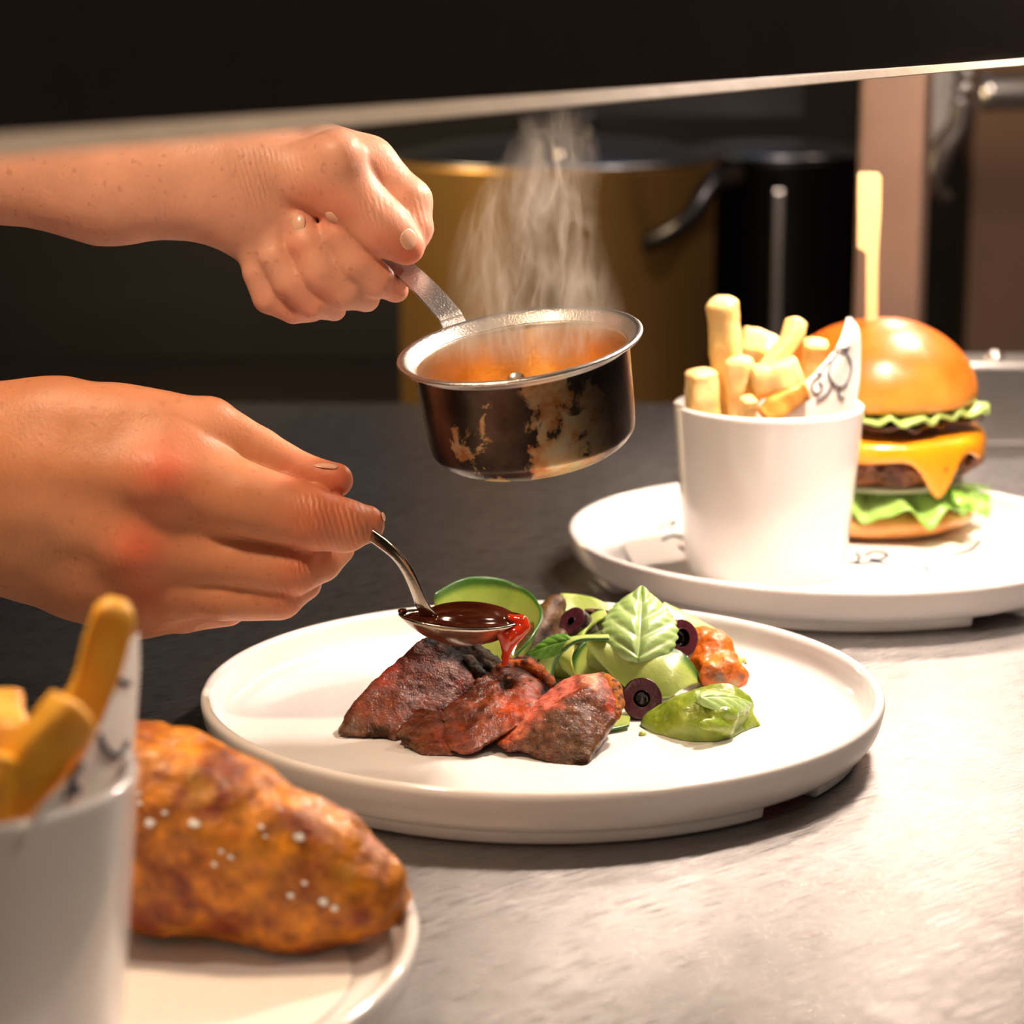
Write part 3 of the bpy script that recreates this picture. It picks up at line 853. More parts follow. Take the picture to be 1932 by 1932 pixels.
steak('steak_slice', [at(832, 1342, -.030), at(846, 1408, -.048), at(880, 1426, -.054), at(900, 1412, -.052), at(950, 1388, -.046), at(1010, 1345, -.034), at(892, 1290, -.012), at(945, 1250, .004), at(985, 1240, .010), at(1010, 1255, .010), at(1046, 1300, .000), at(1040, 1318, -.010), wp(900, -.012, ZF), wp(1030, .008, ZF)],
      [(890, 1360, 60, (.27, .11, .06)), (870, 1400, 32, (.36, .14, .09)), (975, 1330, 40, ORG_), (1000, 1270, 40, (.42, .13, .02)), (945, 1300, 22, (.42, .13, .02), .7), (1010, 1310, 30, (.36, .09, .03), .8), (985, 1250, 22, CHR, .9), (1010, 1262, 16, CHR, .8), (1035, 1285, 18, CHR, .9), (960, 1282, 20, CHR, .7), (955, 1290, 12, CHR, .8), (1030, 1305, 10, CHR, .8), (935, 1262, 18, DRK, .9), (1000, 1326, 10, (.5, .20, .13), .8)],
      'middle steak slice glazed orange with a blistered char top', 3)
steak('steak_slice', [at(936, 1400, -.044), at(978, 1421, -.052), at(1074, 1446, -.060), at(1104, 1449, -.061), at(1112, 1425, -.058), at(1167, 1350, -.036), at(1166, 1325, -.030), at(1108, 1294, -.034), at(1050, 1332, -.042), at(1154, 1290, -.018), at(1140, 1272, -.012), at(1090, 1271, -.010), at(1046, 1290, -.012), at(1020, 1325, -.024), wp(1010, -.015, ZF), wp(1150, -.012, ZF)],
      [(1060, 1380, 75, (.22, .12, .065)), (1080, 1420, 40, (.18, .11, .055)), (1000, 1345, 24, PNK), (1035, 1318, 24, PNK), (1068, 1292, 24, (.82, .36, .34)), (975, 1372, 18, (.72, .34, .26)), (1115, 1278, 20, (.92, .58, .50)), (1060, 1332, 10, (.48, .16, .09), .8), (1100, 1300, 12, (.42, .15, .07), .8), (1148, 1290, 16, ORG_), (1160, 1325, 20, (.42, .09, .012)), (950, 1396, 15, ORG_, .8), (1095, 1443, 14, CHR, .7)],
      'right-hand steak slice showing a pink cut face', 4)

M['char'] = food('blistered_char', .7, 0, 900, .0004, 400, .0008, 0, var=.7, vs=500, spec=.2)
def crust(par, chains, seed, cols, label, name='charred_crust', amp=.0022):
    pts = [at(*p[:3]) for c in chains for p in c]
    f = Field(np.min(pts, 0) - .009, np.max(pts, 0) + .009, .0006)
    for c in chains: f.chain([(at(*p[:3]), p[3]) for p in c], .002)
    f.noise(amp, 260, 4, seed); V, F = f.mesh()
    nz = np.clip(.5 + 3.5 * fbm(V, 420, 3, seed), 0, 1)[:, None] ** 2
    tag(obj(name, V, F, 'char', par, col=np.array(cols[0]) * (1 - nz) + np.array(cols[1]) * nz), label)
CC = ((.006, .004, .003), (.055, .026, .012))
crust(ST[0], [[(805, 1213, .010, .0026), (845, 1216, .017, .0036), (885, 1232, .020, .0050), (920, 1254, .017, .0046), (944, 1266, .017, .0030)], [(860, 1212, .024, .003), (915, 1240, .024, .004)], [(885, 1245, .010, .003), (905, 1272, .004, .0028)]], 3, CC, 'black blistered crust')
CO = ((.42, .085, .006), (.020, .008, .005))
crust(ST[2], [[(950, 1262, .002, .0030), (985, 1254, .006, .0038), (1012, 1268, .004, .0038), (1036, 1296, .000, .0030)], [(965, 1290, -.006, .0030), (1000, 1300, -.006, .0036), (1022, 1316, -.010, .0028)]], 5, CO, 'orange glazed crust with black blisters')
crust(ST[3], [[(1142, 1280, -.014, .0022), (1156, 1300, -.020, .0028), (1163, 1325, -.028, .0028), (1160, 1350, -.034, .0020)]], 7, ((.50, .16, .012), (.10, .03, .008)), 'orange brown crust', amp=.0014)

# ================================================================== VEGETABLES
sal = lambda x, y, Y: at(x, y, Y + .042)      # the salad stands on the back half of the plate
SKIN_G = np.array((.022, .10, .012)); PALE = np.array((.31, .42, .07)); INN = np.array((.45, .50, .17))
GZ = 'courgette ribbons in the salad'
gz = lambda x, y, z=.0098: (x, y, float(on(x, y, z)[1]) - .042)
def ribbon(A, B, label, skins=(1, 0), n=40, m=14, th=.0013, bow=0, bowdir=(0, -1, 0), pale=PALE, name='courgette_ribbon', ew=.085):
    a = spline([sal(*p) for p in A], n); b = spline([sal(*p) for p in B], n); V = []; C = []
    for i in range(n):
        for j in range(m):
            t = j / (m - 1); p = a[i] * (1 - t) + b[i] * t + np.array(bowdir) * bow * math.sin(PI * t)
            V.append(p)
            d = min(t if skins[0] else 1, (1 - t) if skins[1] else 1)
            c = PALE_IN = pale * (1 - .5 * math.sin(PI * t)) + INN * .5 * math.sin(PI * t)
            w = max(0, min(1, 1.8 - d / ew)); g = max(0, min(1, 1.3 - d / .22)) * .6
            c = c * (1 - g) + np.array((.30, .48, .05)) * g; c = c * (1 - w) + SKIN_G * w
            C.append(c)
    F = [(i * m + j, i * m + j + 1, (i + 1) * m + j + 1, (i + 1) * m + j) for i in range(n - 1) for j in range(m - 1)]
    V = np.array(V); V += (fbm(V, 90, 2, 5) * .0010)[:, None]
    return tag(obj(name, V, F, 'veg', col=np.array(C), solid=th, sub=1), label, 'courgette', GZ)
ribbon([(820, 1118, .006), (868, 1093, .030), (930, 1087, .042), (985, 1108, .040), (1015, 1137, .026), (1022, 1165, .008), (1004, 1200, -.006), (975, 1235, -.012)],
       [(826, 1248, .004), (872, 1256, .026), (930, 1256, .034), (965, 1195, .034), (990, 1180, .026), (1002, 1210, .008), (975, 1250, -.004), (945, 1262, -.010)],
       'big courgette loop standing behind the spoon', (1, 0), 60)
ribbon([(1100, 1209, -.002), (1148, 1203, .0), (1210, 1207, .0), (1256, 1219, -.002), (1298, 1243, -.006), gz(1331, 1290, .012)],
       [(1108, 1216, -.004), (1150, 1270, -.010), gz(1180, 1296, .013), gz(1208, 1310, .011), gz(1235, 1318, .010), gz(1262, 1318, .010)],
       'broad pale courgette ribbon arching below the basil leaf', (1, 0), 50, ew=.13, bow=.004, bowdir=(0, -.7, .7))
ribbon([(1118, 1200, .012), (1090, 1222, .006), (1074, 1252, .002), (1074, 1292, -.002)],
       [(1165, 1222, .012), (1158, 1258, .008), (1165, 1285, .004), (1172, 1302, -.001)],
       'curled courgette ribbon with a dark green left edge', (1, 0), 36, bow=.003, bowdir=(0, 1, 0), pale=np.array((.40, .50, .10)))
ribbon([(1008, 1268, .004), (1020, 1240, .002), (1048, 1215, -.002), (1085, 1201, -.004), (1150, 1198, -.002)],
       [(1042, 1282, -.004), (1050, 1250, -.006), (1068, 1225, -.010), (1095, 1209, -.012), (1150, 1206, -.010)],
       'thin courgette strip arching left of the basil leaf', (1, 1), 40, pale=np.array((.50, .62, .18)))
ribbon([(1251, 1138, .040), (1296, 1160, .036), (1350, 1192, .028), (1382, 1227, .018), (1409, 1255, .010)],
       [(1240, 1185, .026), (1290, 1210, .022), (1335, 1230, .014), (1365, 1250, .008), (1400, 1258, .006)],
       'courgette ribbon edging the orange relish at the back right', (1, 0), 40, bow=.003, bowdir=(0, 0, 1), pale=np.array((.62, .70, .22)))
ribbon([(1060, 1118, .050), (1090, 1121, .050), (1122, 1130, .048), (1150, 1142, .046)],
       [(1066, 1165, .040), (1090, 1170, .040), (1120, 1175, .038), (1150, 1180, .036)],
       'courgette piece standing at the back rim behind the olives', (0, 0), 24)
ribbon([(1058, 1118, .0500), (1060, 1140, .046), (1064, 1165, .041)], [(1064, 1119, .0495), (1066, 1142, .0455), (1070, 1166, .0405)], 'dark green courgette skin strip beside the grilled aubergine', (1, 1), 14, 8, pale=np.array((.05, .14, .02)))
ribbon([(1140, 1152, .022), (1120, 1158, .020), (1095, 1180, .016), (1085, 1200, .010)], [(1150, 1166, .016), (1130, 1172, .014), (1108, 1188, .010), (1098, 1204, .004)], 'small courgette curl between the back olives and basil', (1, 0), 20)

ribbon([gz(1112, 1352), gz(1150, 1348), gz(1190, 1352)], [gz(1118, 1374), gz(1150, 1377), gz(1188, 1370)], 'flat courgette end lying on the plate under the front olive', (0, 1), 16, 8)
ribbon([(895, 1200, .022), (925, 1195, .020), (960, 1215, .014)], [(915, 1236, .016), (945, 1245, .012), (975, 1255, .006)], 'courgette piece low behind the charred steak', (1, 0), 20)
ribbon([(1062, 1262, .004), (1052, 1240, .004), (1060, 1222, .006), (1080, 1215, .008)], [(1088, 1285, -.004), (1080, 1255, -.004), (1080, 1235, .002), (1090, 1222, .006)], 'olive-tinted courgette fold left of the dark edged curl', (1, 0), 24, pale=np.array((.34, .36, .06)))
# low bed of vegetables under the ribbons
f = Field((.0, .02, 0), (.10, .10, .05), .0011)
f.chain([(wp(1030, .060, .015), .008), (wp(1110, .060, .017), .010), (wp(1200, .058, .018), .011), (wp(1260, .056, .014), .008)], .006); f.noise(.002, 110, 3, 6)
V, F = f.mesh(); V[:, 2] = np.maximum(V[:, 2], ZF)
tag(obj('courgette_heap', V, F, 'veg', col=np.tile((.34, .42, .10), (len(V), 1))), 'tangled courgette heap beneath the ribbons and basil', 'courgette')

f = Field(sal(960, 1270, -.03) - .01, sal(1090, 1110, .06) + .012, .0009)
f.chain([(sal(1048, 1142, .034), .0045), (sal(1030, 1172, .028), .0058), (sal(1006, 1210, .014), .0058), (sal(992, 1245, .004), .0055)], .004)
f.chain([(sal(1052, 1205, .012), .005), (sal(1010, 1225, .008), .006)], .004)
f.noise(.0012, 150, 4, 4); V, F = f.mesh()
C = paint(V, (.30, .14, .035), [(1040, 1150, 16, (.36, .17, .035)), (1035, 1190, 13, (.05, .02, .01), .9), (1008, 1205, 12, (.16, .06, .02), .8), (1050, 1140, 8, (.10, .04, .02), .8), (1000, 1225, 12, (.30, .20, .09), .7), (1030, 1208, 12, CHR, .8)], 3)
tag(obj('grilled_aubergine', V, F, 'meat', col=C * .42), 'browned grilled aubergine piece between the courgette loop and olive', 'aubergine')

def olive(name, c, axis, r, L, label, hole=.42, grp='olive slices in the salad'):
    """pitted olive cut across: flat flesh face towards axis, skin round the side"""
    prof = [(0, -.55 * L), (hole * r * .95, -.5 * L), (hole * r, -.02 * L), (hole * r * 1.06, 0), (r * .93, .0), (r * .985, -.05 * L), (r, -.15 * L), (r * .97, -.45 * L), (r * .84, -.75 * L), (r * .6, -.95 * L), (hole * r, -1.0 * L)]
    P = spline(np.array(prof), 46); V, F = lathe([tuple(p) for p in P], 48)
    seg = 48; m = 46; C = []
    for i in range(seg):
        for k in range(m):
            zf = P[k][1] / L; rf = P[k][0] / r
            if k < 12: c_ = (.020, .006, .007)
            elif zf > -.04 and rf < .97: c_ = (.115, .026, .042)
            else: c_ = (.028, .007, .012)
            C.append(c_)
    q = Vector(axis).normalized().to_track_quat('Z', 'X').to_matrix()
    V = V * (1 + .16 * (fbm(V + c, 160, 2, 1))[:, None])
    V = V @ np.array(q).T + np.array(c)
    return tag(obj(name, V, F, 'olive', col=np.array(C)), label, 'olive', grp)
o4 = on(1211, 1318, .0166); olive('olive_slice', o4, (-.05, -.93, .34), .0083, .012, 'cut purple olive facing the viewer in front of the courgette')
olive('olive_slice', sal(1078, 1172, .014), (-.62, -.55, .62), .0069, .015, 'halved dark olive on top beside the grilled aubergine', .3)
olive('olive_slice', sal(1128, 1152, .028), (.1, .1, 1), .0058, .011, 'dark olive standing behind, half hidden by the basil leaf', .3)
olive('olive_slice', sal(1286, 1203, .004), (.45, -.85, .30), .0080, .009, 'shiny purple olive ring at the right of the basil leaf', .5)

# puree, relish
f = Field((.04, -.075, 0), (.12, -.005, .035), .0008)
f.chain([(on(1268, 1372, .0085), .0095), (on(1320, 1368, .011), .0115), (on(1365, 1345, .0125), .0095), (on(1395, 1335, .0115), .006)], .008)
f.ell(on(1300, 1365, .008), (.0125, .0145, .0105), .006); f.ell(on(1345, 1352, .010), (.012, .012, .0105), .006)
f.chain([(on(1350, 1345, .019), .0035), (on(1375, 1350, .017), .0038), (on(1392, 1340, .016), .003)], .002)
f.chain([(on(1330, 1368, .0165), .003), (on(1370, 1372, .013), .0038)], .002)
f.ell(on(1348, 1356, .020), (.006, .003, .003), .002, sub=True)
f.cone(on(1250, 1375, .006), on(1405, 1338, .0065), .007, .0055, .006); f.ell(on(1330, 1358, .0075), (.019, .020, .004), .004)
f.noise(.0022, 120, 3, 3); V, F = f.mesh(); V = smooth_mesh(V, F, 1); V[:, 2] = np.maximum(V[:, 2], ZF)
nz = np.clip(.5 + 2 * fbm(V, 200, 3, 2), 0, 1)[:, None]
tag(obj('basil_puree', V, F, 'puree', col=np.array((.17, .27, .018)) * (1 - nz) + np.array((.30, .38, .035)) * nz), 'glossy green herb puree spooned at the right of the salad', 'puree')
f = Field((.06, .01, 0), (.125, .09, .05), .0008)
f.chain([(sal(1318, 1208, .018), .006), (sal(1340, 1228, .012), .0085), (sal(1336, 1254, .006), .0080)], .004)
f.chain([(sal(1345, 1275, -.008), .006), (sal(1372, 1270, -.006), .0062), (sal(1395, 1276, -.006), .0038)], .003)
f.ell(sal(1354, 1262, .004), (.010, .010, .008), .004); f.noise(.0016, 230, 4, 9); V, F = f.mesh(); V[:, 2] = np.maximum(V[:, 2], ZF)
C = paint(V, (.78, .17, .008), [(1350, 1240, 18, (.82, .28, .03)), (1338, 1268, 12, (.30, .10, .03), .8), (1358, 1278, 10, (.20, .16, .10), .9), (1385, 1290, 8, (.55, .42, .18), .8), (1378, 1268, 12, (.80, .20, .02), .8), (1312, 1200, 9, (.85, .40, .16), .8), (1400, 1275, 5, (.3, .12, .05), .8)], 7, js=250)
tag(obj('tomato_relish', V, F, 'relish', col=C), 'chunky orange tomato relish at the right side of the salad', 'relish')
for i, (x, y) in enumerate([(1368, 1292), (1388, 1290), (1212, 1386)]):
    p = on(x, y, ZF); V, F = lathe([(0, .0012), (.0012, .001), (.0016, 0), (0, 0)], 9, cx=p[0], cy=p[1], cz=ZF)
    tag(obj('herb_crumb', V, F, 'leaf', col=np.tile([(.6, .25, .05), (.6, .3, .08), (.4, .45, .05)][i], (len(V), 1))), ['tiny orange crumb left of the relish edge', 'tiny orange crumb under the relish tip', 'tiny green crumb on the plate below the front olive'][i], 'crumb')

# basil leaves
def leaf(A, B, wid, label, nrm, cup_=.2, n=56, m=41, cols=((.34, .50, .16), (.50, .62, .30)), veins=4.2, group=None):
    """A base, B tip (world), wid half width, nrm facing"""
    A = np.array(A); B = np.array(B); ax = B - A; L = np.linalg.norm(ax); ax /= L
    nrm = np.array(nrm, float); nrm -= (nrm @ ax) * ax; nrm /= np.linalg.norm(nrm); sd = np.cross(ax, nrm)
    V, C = [], []
    for i in range(n):
        t = i / (n - 1); w = wid * 1.06 * (math.sin(PI * t ** .78) ** .60) * (1 - .10 * t) if 0 < t < 1 else 0
        w *= 1 + .03 * math.sin(t * 60)
        for j in range(m):
            s = j / (m - 1) * 2 - 1; a = abs(s)
            ph = (t * veins - a * (1.0 + .5 * a)) % 1.0
            pil = (math.sin(PI * ph) ** .7) * min(1, a * 5) * (1 - a ** 3)
            z = wid * (.085 * pil - cup_ * a * a + .05 * math.sin(t * 5)) - wid * .06 * math.exp(-(s / .05) ** 2) - cup_ * .6 * wid * (2 * t - 1) ** 2
            V.append(A + ax * (t * L + .0 * a) + sd * (s * w) + nrm * z)
            v = max(math.exp(-(s / .035) ** 2), .8 * math.exp(-(min(ph, 1 - ph) / .08) ** 2) * (a < .95))
            C.append(np.array(cols[0]) * (1 - v) + np.array(cols[1]) * v)
    F = [(i * m + j, i * m + j + 1, (i + 1) * m + j + 1, (i + 1) * m + j) for i in range(n - 1) for j in range(m - 1)]
    return tag(obj('basil_leaf', np.array(V), F, 'leaf', col=np.array(C), solid=.0005), label, 'basil leaf', group)
leaf(at(1205, 1240, .028), at(1212, 1100, .060), .0154, 'large pale basil leaf standing on top of the salad', (0, -.75, .6))
leaf(on(1325, 1312, .0265), on(1422, 1322, .0185), .0062, 'small basil leaf lying on the green puree', (0, -.5, .85), cup_=.35)
leaf(sal(1075, 1207, -.008), sal(992, 1232, .0), .0055, 'small dark green basil leaf left of the courgette strip', (0, -.6, .75), cols=((.10, .26, .03), (.24, .42, .10)))

# ================================================================== SAUCEPAN IN HAND
pY = -.02; pc = at(980, 650, pY); mp_ = mpp(pc)
R_ = np.array([1., 0, 0]); back = -FW
a8 = math.radians(8.8); a20 = math.radians(20.1)
nv = math.cos(a20) * (-math.sin(a8) * R_ + math.cos(a8) * UP) + math.sin(a20) * back
e1 = math.cos(a8) * R_ + math.sin(a8) * UP
e2 = np.cross(nv, e1)
PM = np.stack([e1, e2, nv], 1)
rim = 235 * mp_; rb = 206 * mp_; rbb = 199 * mp_; H = 217 * mp_
pan = bpy.data.objects.new('small_saucepan', None); COL.objects.link(pan)
base_c = pc - nv * H
pan.matrix_world = Matrix(np.vstack([np.hstack([PM, base_c[:, None]]), [0, 0, 0, 1]]).tolist())
tag(pan, 'small scorched steel saucepan held tilted above the centre plate', 'saucepan')
ORG[pan.name] = np.zeros(3)      # children are written in the pan's own axes (z up its wall, base at 0)
out = [(0, 0), (rbb - .012, 0), (rbb - .006, .0012), (rbb - .0015, .005), (rbb, .011), (rb, H - .006), (rb + .0008, H - .0035)]
P = spline(np.array(out), 50); V, F = lathe([tuple(p) for p in P], 128); obj('pan_body', V, F, 'pan_out', pan)
inn = [(0, .0022), (rbb - .012, .0022), (rbb - .005, .005), (rbb - .002, .012), (rb - .0016, H - .008), (rb - .0006, H - .0035)]
P = spline(np.array(inn), 50); V, F = lathe([tuple(p) for p in P], 128); obj('pan_interior', V, F, 'pan_in', pan)
rm = [(rb + .0006, H - .0038), (rb + .0028, H - .0019), (rim - .0010, H - .0012), (rim, H - .0003), (rim - .0006, H + .0006), (rim - .0022, H + .0006), (rb + .0018, H - .0008), (rb - .0008, H - .0040)]
P = spline(np.array(rm), 40); V, F = lathe([tuple(p) for p in P], 128); tag(obj('rim', V, F, 'rim_steel', pan), 'bright flared steel rim')
ha = math.radians(120); hd = np.array([math.cos(ha), math.sin(ha), 0]); hs = np.array([-hd[1], hd[0], 0])
hn = []
for r, z in ((rb, .030), (rb + .002, .036), (rb + .008, H + .001), (rim + .006, H + .0045), (rim + .030, H + .016), (rim + .085, H + .034)):
    hn.append(hd * r + np.array([0, 0, z]))
S = spline(hn, 30); V = []
for i, p in enumerate(S):
    t = S[min(i + 1, 29)] - S[max(i - 1, 0)]; t /= np.linalg.norm(t); nn = np.cross(hs, t)
    w = .0053
    for a, b in ((-1, -1), (-.8, 1), (.8, 1), (1, -1)): V.append(p + hs * w * a + nn * .0013 * b)
F = [(i * 4 + k, i * 4 + (k + 1) % 4, (i + 1) * 4 + (k + 1) % 4, (i + 1) * 4 + k) for i in range(29) for k in range(4)] + [(3, 2, 1, 0), (116, 117, 118, 119)]
bevel(obj('handle', np.array(V), F, 'rim_steel', pan, smooth=False), .0007, 2)
inner_tree = None
for az, z in ((94, .0175), (126, .0095)):
    a = math.radians(az); c = np.array([math.cos(a) * (rb - .0022), math.sin(a) * (rb - .0022), z])
    V, F = lathe([(0, .0026), (.0018, .0022), (.0036, .0008), (.0040, 0)], 24)
    q = Vector((-math.cos(a), -math.sin(a), 0)).to_track_quat('Z', 'Y').to_matrix(); V = V @ np.array(q).T + c
    obj('rivet', V, F, 'rim_steel', pan)
# little sauce left in the pan
V, F = lathe([(0, .0034), (rbb - .007, .0034), (rbb - .004, .0050)], 64)
M['sauce_thin'] = plain('thin_orange_jus', (.66, .33, .05), .1, coat=1)
sp_ = obj('sauce_residue', V, F, 'sauce_thin', pan)

# ================================================================== SPOON
M['spoon'] = plain('worn_spoon_steel', (.46, .40, .33), .2, 1, var=.35, vs=150, bs=600, bd=.0001)
spn = empty('serving_spoon', at(872, 1175, -.022), 'steel serving spoon held by the lower hand, pouring dark jus', 'spoon')
sc_ = at(872, 1167, -.022); s_m = mpp(sc_)
sx = np.array([1, .05, -.05]); sx /= np.linalg.norm(sx); sy = np.cross((0, 0, 1), sx); sy /= np.linalg.norm(sy); sz = np.cross(sx, sy)
A_ = 119 * s_m; B_ = .0142; Dp = .0100
def bowl(inner=0):
    V, F = [], []; nr, na = 16, 56
    for i in range(nr + 1):
        r = i / nr
        for k in range(na):
            a = 2 * PI * k / na
            wy = B_ * (1 + .10 * math.cos(a)) - inner; wx = A_ - inner
            z = -(Dp - inner) * (1 - r ** 2.4) + .0012 * math.cos(a) ** 2 * r
            V.append(sc_ + sx * wx * r * math.cos(a) + sy * wy * r * math.sin(a) + sz * z)
    for i in range(nr):
        for k in range(na): F.append((i * na + k, i * na + (k + 1) % na, (i + 1) * na + (k + 1) % na, (i + 1) * na + k))
    return np.array(V), F
V, F = bowl(); obj('bowl', V, F, 'spoon', spn, solid=.0011)
hp = [at(840, 1180, -.022), at(812, 1162, -.026), at(797, 1142, -.028), at(785, 1112, -.029), at(767, 1074, -.029), at(742, 1042, -.027), at(708, 1015, -.022), at(660, 985, -.016), at(600, 950, -.010), at(540, 905, -.004), at(470, 880, 0)]
wd = [.0035, .0044, .0036, .0031, .0029, .0028, .0030, .0034, .004, .0045, .004]
S = spline([np.append(p, w) for p, w in zip(hp, wd)], 60); V = []
sd = np.array([.45, -.75, .45]); sd /= np.linalg.norm(sd)
for i in range(60):
    t = S[min(i + 1, 59), :3] - S[max(i - 1, 0), :3]; t /= np.linalg.norm(t)
    s = np.array([.75, -.62, .2]); s = s - (s @ t) * t; s /= np.linalg.norm(s); u = np.cross(s, t)
    for k in range(12):
        a = 2 * PI * k / 12; V.append(S[i, :3] + s * S[i, 3] * math.cos(a) + u * .0011 * math.sin(a))
F = [(i * 12 + k, i * 12 + (k + 1) % 12, (i + 1) * 12 + (k + 1) % 12, (i + 1) * 12 + k) for i in range(59) for k in range(12)] + [tuple(range(12))[::-1], tuple(59 * 12 + k for k in range(12))]
obj('spoon_handle', np.array(V), F, 'spoon', spn)
# jus in the spoon and pouring over its tip
f = Field(sc_ - np.array([.03, .022, .022]), sc_ + np.array([.032, .022, .008]), .0006)
RS = np.stack([sx, sy, sz], 1)
f.ell(sc_ + sz * -.0006, (A_ * .97, B_ * .95, .0016), .001, RS)
f.ell(sc_ + sz * -.0010 + sx * .003, (A_ * .80, B_ * .78, .0075), .001, RS)
tipp = at(976, 1172, -.024)
f.chain([(at(950, 1164, -.024), .0022), (at(975, 1170, -.026), .0024)], .002)
f.ell(at(850, 1199, -.026), (.007, .004, .0016), .002); f.ell(at(905, 1204, -.026), (.006, .004, .0018), .002)
f.ell(at(760, 1153, -.022), (.0022, .002, .0011), .001)
V, F = f.mesh(); V = smooth_mesh(V, F, 1)
jus = tag(obj('jus', V, F, 'sauce'), 'dark red jus filling the spoon and pouring onto the steak', 'sauce')
f = Field(at(925, 1262, -.035) - .002, at(1005, 1150, -.015) + .002, .0004)
f.chain([(at(962, 1166, -.0265), .0016), (at(984, 1172, -.027), .0023), (at(989, 1184, -.0285), .0020), (at(976, 1196, -.0295), .0024), (at(963, 1207, -.0295), .0027), (at(957, 1222, -.029), .0020), (at(954, 1240, -.0265), .0014), (at(952, 1256, -.022), .0013)], .0016)
f.chain([(at(978, 1190, -.0295), .0018), (at(945, 1194, -.0295), .0017), (at(952, 1212, -.0295), .0017)], .0016)
V, F = f.mesh(); V = smooth_mesh(V, F, 2); tag(obj('pouring_stream', V, F, 'stream', jus), 'bright red pouring stream')

# ================================================================== PERSON (two forearms and hands)
def hand(parts, Y0, kj, h, digits):
    """parts: list of (k, flat, [(px, py, w, r_px), ...]); w is depth away from the viewer in px"""
    ch = []
    for k, flat, pts in parts:
        c = []
        for px, py, w, r in pts:
            s = mpp(at(px, py, Y0)); p = at(px, py, Y0 + w * s); c.append((p, r * s))
        ch.append((k, flat, c))
    allp = np.array([p for _, _, c in ch for p, r in c]); allr = max(r for _, _, c in ch for p, r in c)
    f = Field(allp.min(0) - allr - .004, allp.max(0) + allr + .004, h)
    g = Field(allp.min(0) - allr - .004, allp.max(0) + allr + .004, h)
    for (k, flat, c), dg in zip(ch, digits): (g if dg else f).chain(c, k, flat)
    hh = np.maximum(kj - np.abs(f.F - g.F), 0) / kj
    f.F = np.minimum(f.F, g.F) - hh * hh * kj / 4
    return f
HB = [
    (.020, .62, [(-900, 840, 30, 205), (-350, 900, 20, 190), (0, 920, 10, 172)]),
    (.022, .46, [(0, 920, 10, 168), (120, 935, 10, 190), (235, 962, 10, 208)]),
    (.016, .55, [(120, 850, 5, 100), (310, 870, 0, 92)]),
    (.012, .80, [(180, 1080, 10, 90), (250, 1130, 20, 66)]),
    (.0015, .80, [(240, 800, 25, 62), (390, 808, 38, 60), (485, 858, 34, 50), (568, 896, 16, 41), (634, 906, 2, 33)]),
    (.0012, .88, [(312, 893, -14, 84), (450, 940, -34, 70), (588, 979, -44, 61), (650, 990, -36, 51), (690, 989, -22, 37)]),
    (.0012, .88, [(270, 1030, -6, 74), (440, 1058, -22, 52), (556, 1073, -26, 48), (605, 1058, 10, 40), (640, 1035, 40, 30)]),
    (.0012, .88, [(255, 1100, 2, 62), (420, 1120, -8, 50), (528, 1126, -8, 45), (572, 1100, 28, 34), (590, 1070, 52, 26)]),
    (.0012, .88, [(250, 1145, 30, 50), (345, 1158, 42, 37), (430, 1150, 50, 30), (500, 1120, 60, 26)]),
    (.012, .6, [(330, 1000, 40, 70), (430, 1040, 50, 55)]),
]
fB = hand(HB, -.012, .010, .00105, [0, 0, 0, 0, 1, 1, 1, 1, 1, 0])
sB = mpp(at(300, 950, -.012))
def bumpf(f, px, py, Y, r, amt, k=.008, flat=1):
    p = at(px, py, Y); f.cone(p, p + 1e-5, r * mpp(p), r * mpp(p), k, flat)
YB = -.012
bumpf(fB, 300, 905, YB - .010, 45, 0, .012); bumpf(fB, 255, 1040, YB - .008, 36, 0, .012)
# tendon and wrist hollows
fB.cone(at(160, 1060, YB - .030), at(205, 1110, YB - .026), .006, .005, .012, sub=True)
# tendons on the back of the hand
fB.chain([(at(60, 880, YB - .0125), .006), (at(290, 900, YB - .012), .008)], .014)
fB.chain([(at(60, 960, YB - .0125), .006), (at(240, 1030, YB - .011), .008)], .014)
fB.noise(.0010, 45, 3, 2)
VB, FB = fB.mesh(); VB = smooth_mesh(VB, FB, 2)

HA = [
    (.020, .75, [(-900, 60, -20, 175), (-350, 190, -10, 160), (0, 268, 0, 132), (200, 318, 5, 122), (410, 334, 10, 108)]),
    (.018, .62, [(410, 334, 10, 104), (520, 350, 35, 100), (600, 350, 50, 90)]),
    (.012, .80, [(450, 395, 15, 64), (500, 455, 22, 58)]),
    (.010, .62, [(540, 440, 62, 70), (640, 470, 66, 55)]),
    (.009, .90, [(490, 312, 0, 72), (600, 332, -16, 60), (668, 379, -36, 46), (722, 430, -42, 43), (768, 466, -36, 35)]),
    (.0030, .90, [(600, 296, 40, 72), (690, 316, 44, 58), (768, 384, 30, 49), (780, 432, 10, 38), (776, 464, -4, 29)]),
    (.0012, .95, [(630, 404, -24, 27), (640, 440, -30, 33), (672, 494, -30, 37), (712, 529, -18, 34), (746, 546, 4, 24), (700, 500, 50, 30)]),
    (.0012, .95, [(566, 418, -22, 27), (576, 456, -28, 35), (602, 510, -30, 38), (650, 552, -18, 34), (690, 562, 8, 25), (650, 520, 50, 30)]),
    (.0012, .95, [(518, 446, -16, 24), (518, 484, -20, 31), (545, 532, -22, 34), (592, 574, -10, 31), (630, 584, 12, 22), (600, 540, 50, 30)]),
    (.0012, .95, [(476, 462, 4, 28), (485, 512, 0, 29), (506, 564, 0, 30), (552, 590, 10, 23), (590, 590, 30, 20)]),
]
YA = .045
fA = hand(HA, YA, .0035, .0011, [0, 0, 0, 0, 1, 1, 1, 1, 1, 1])
bumpf(fA, 640, 290, YA - .012, 46, 0, .012)
fA.noise(.0010, 45, 3, 4)
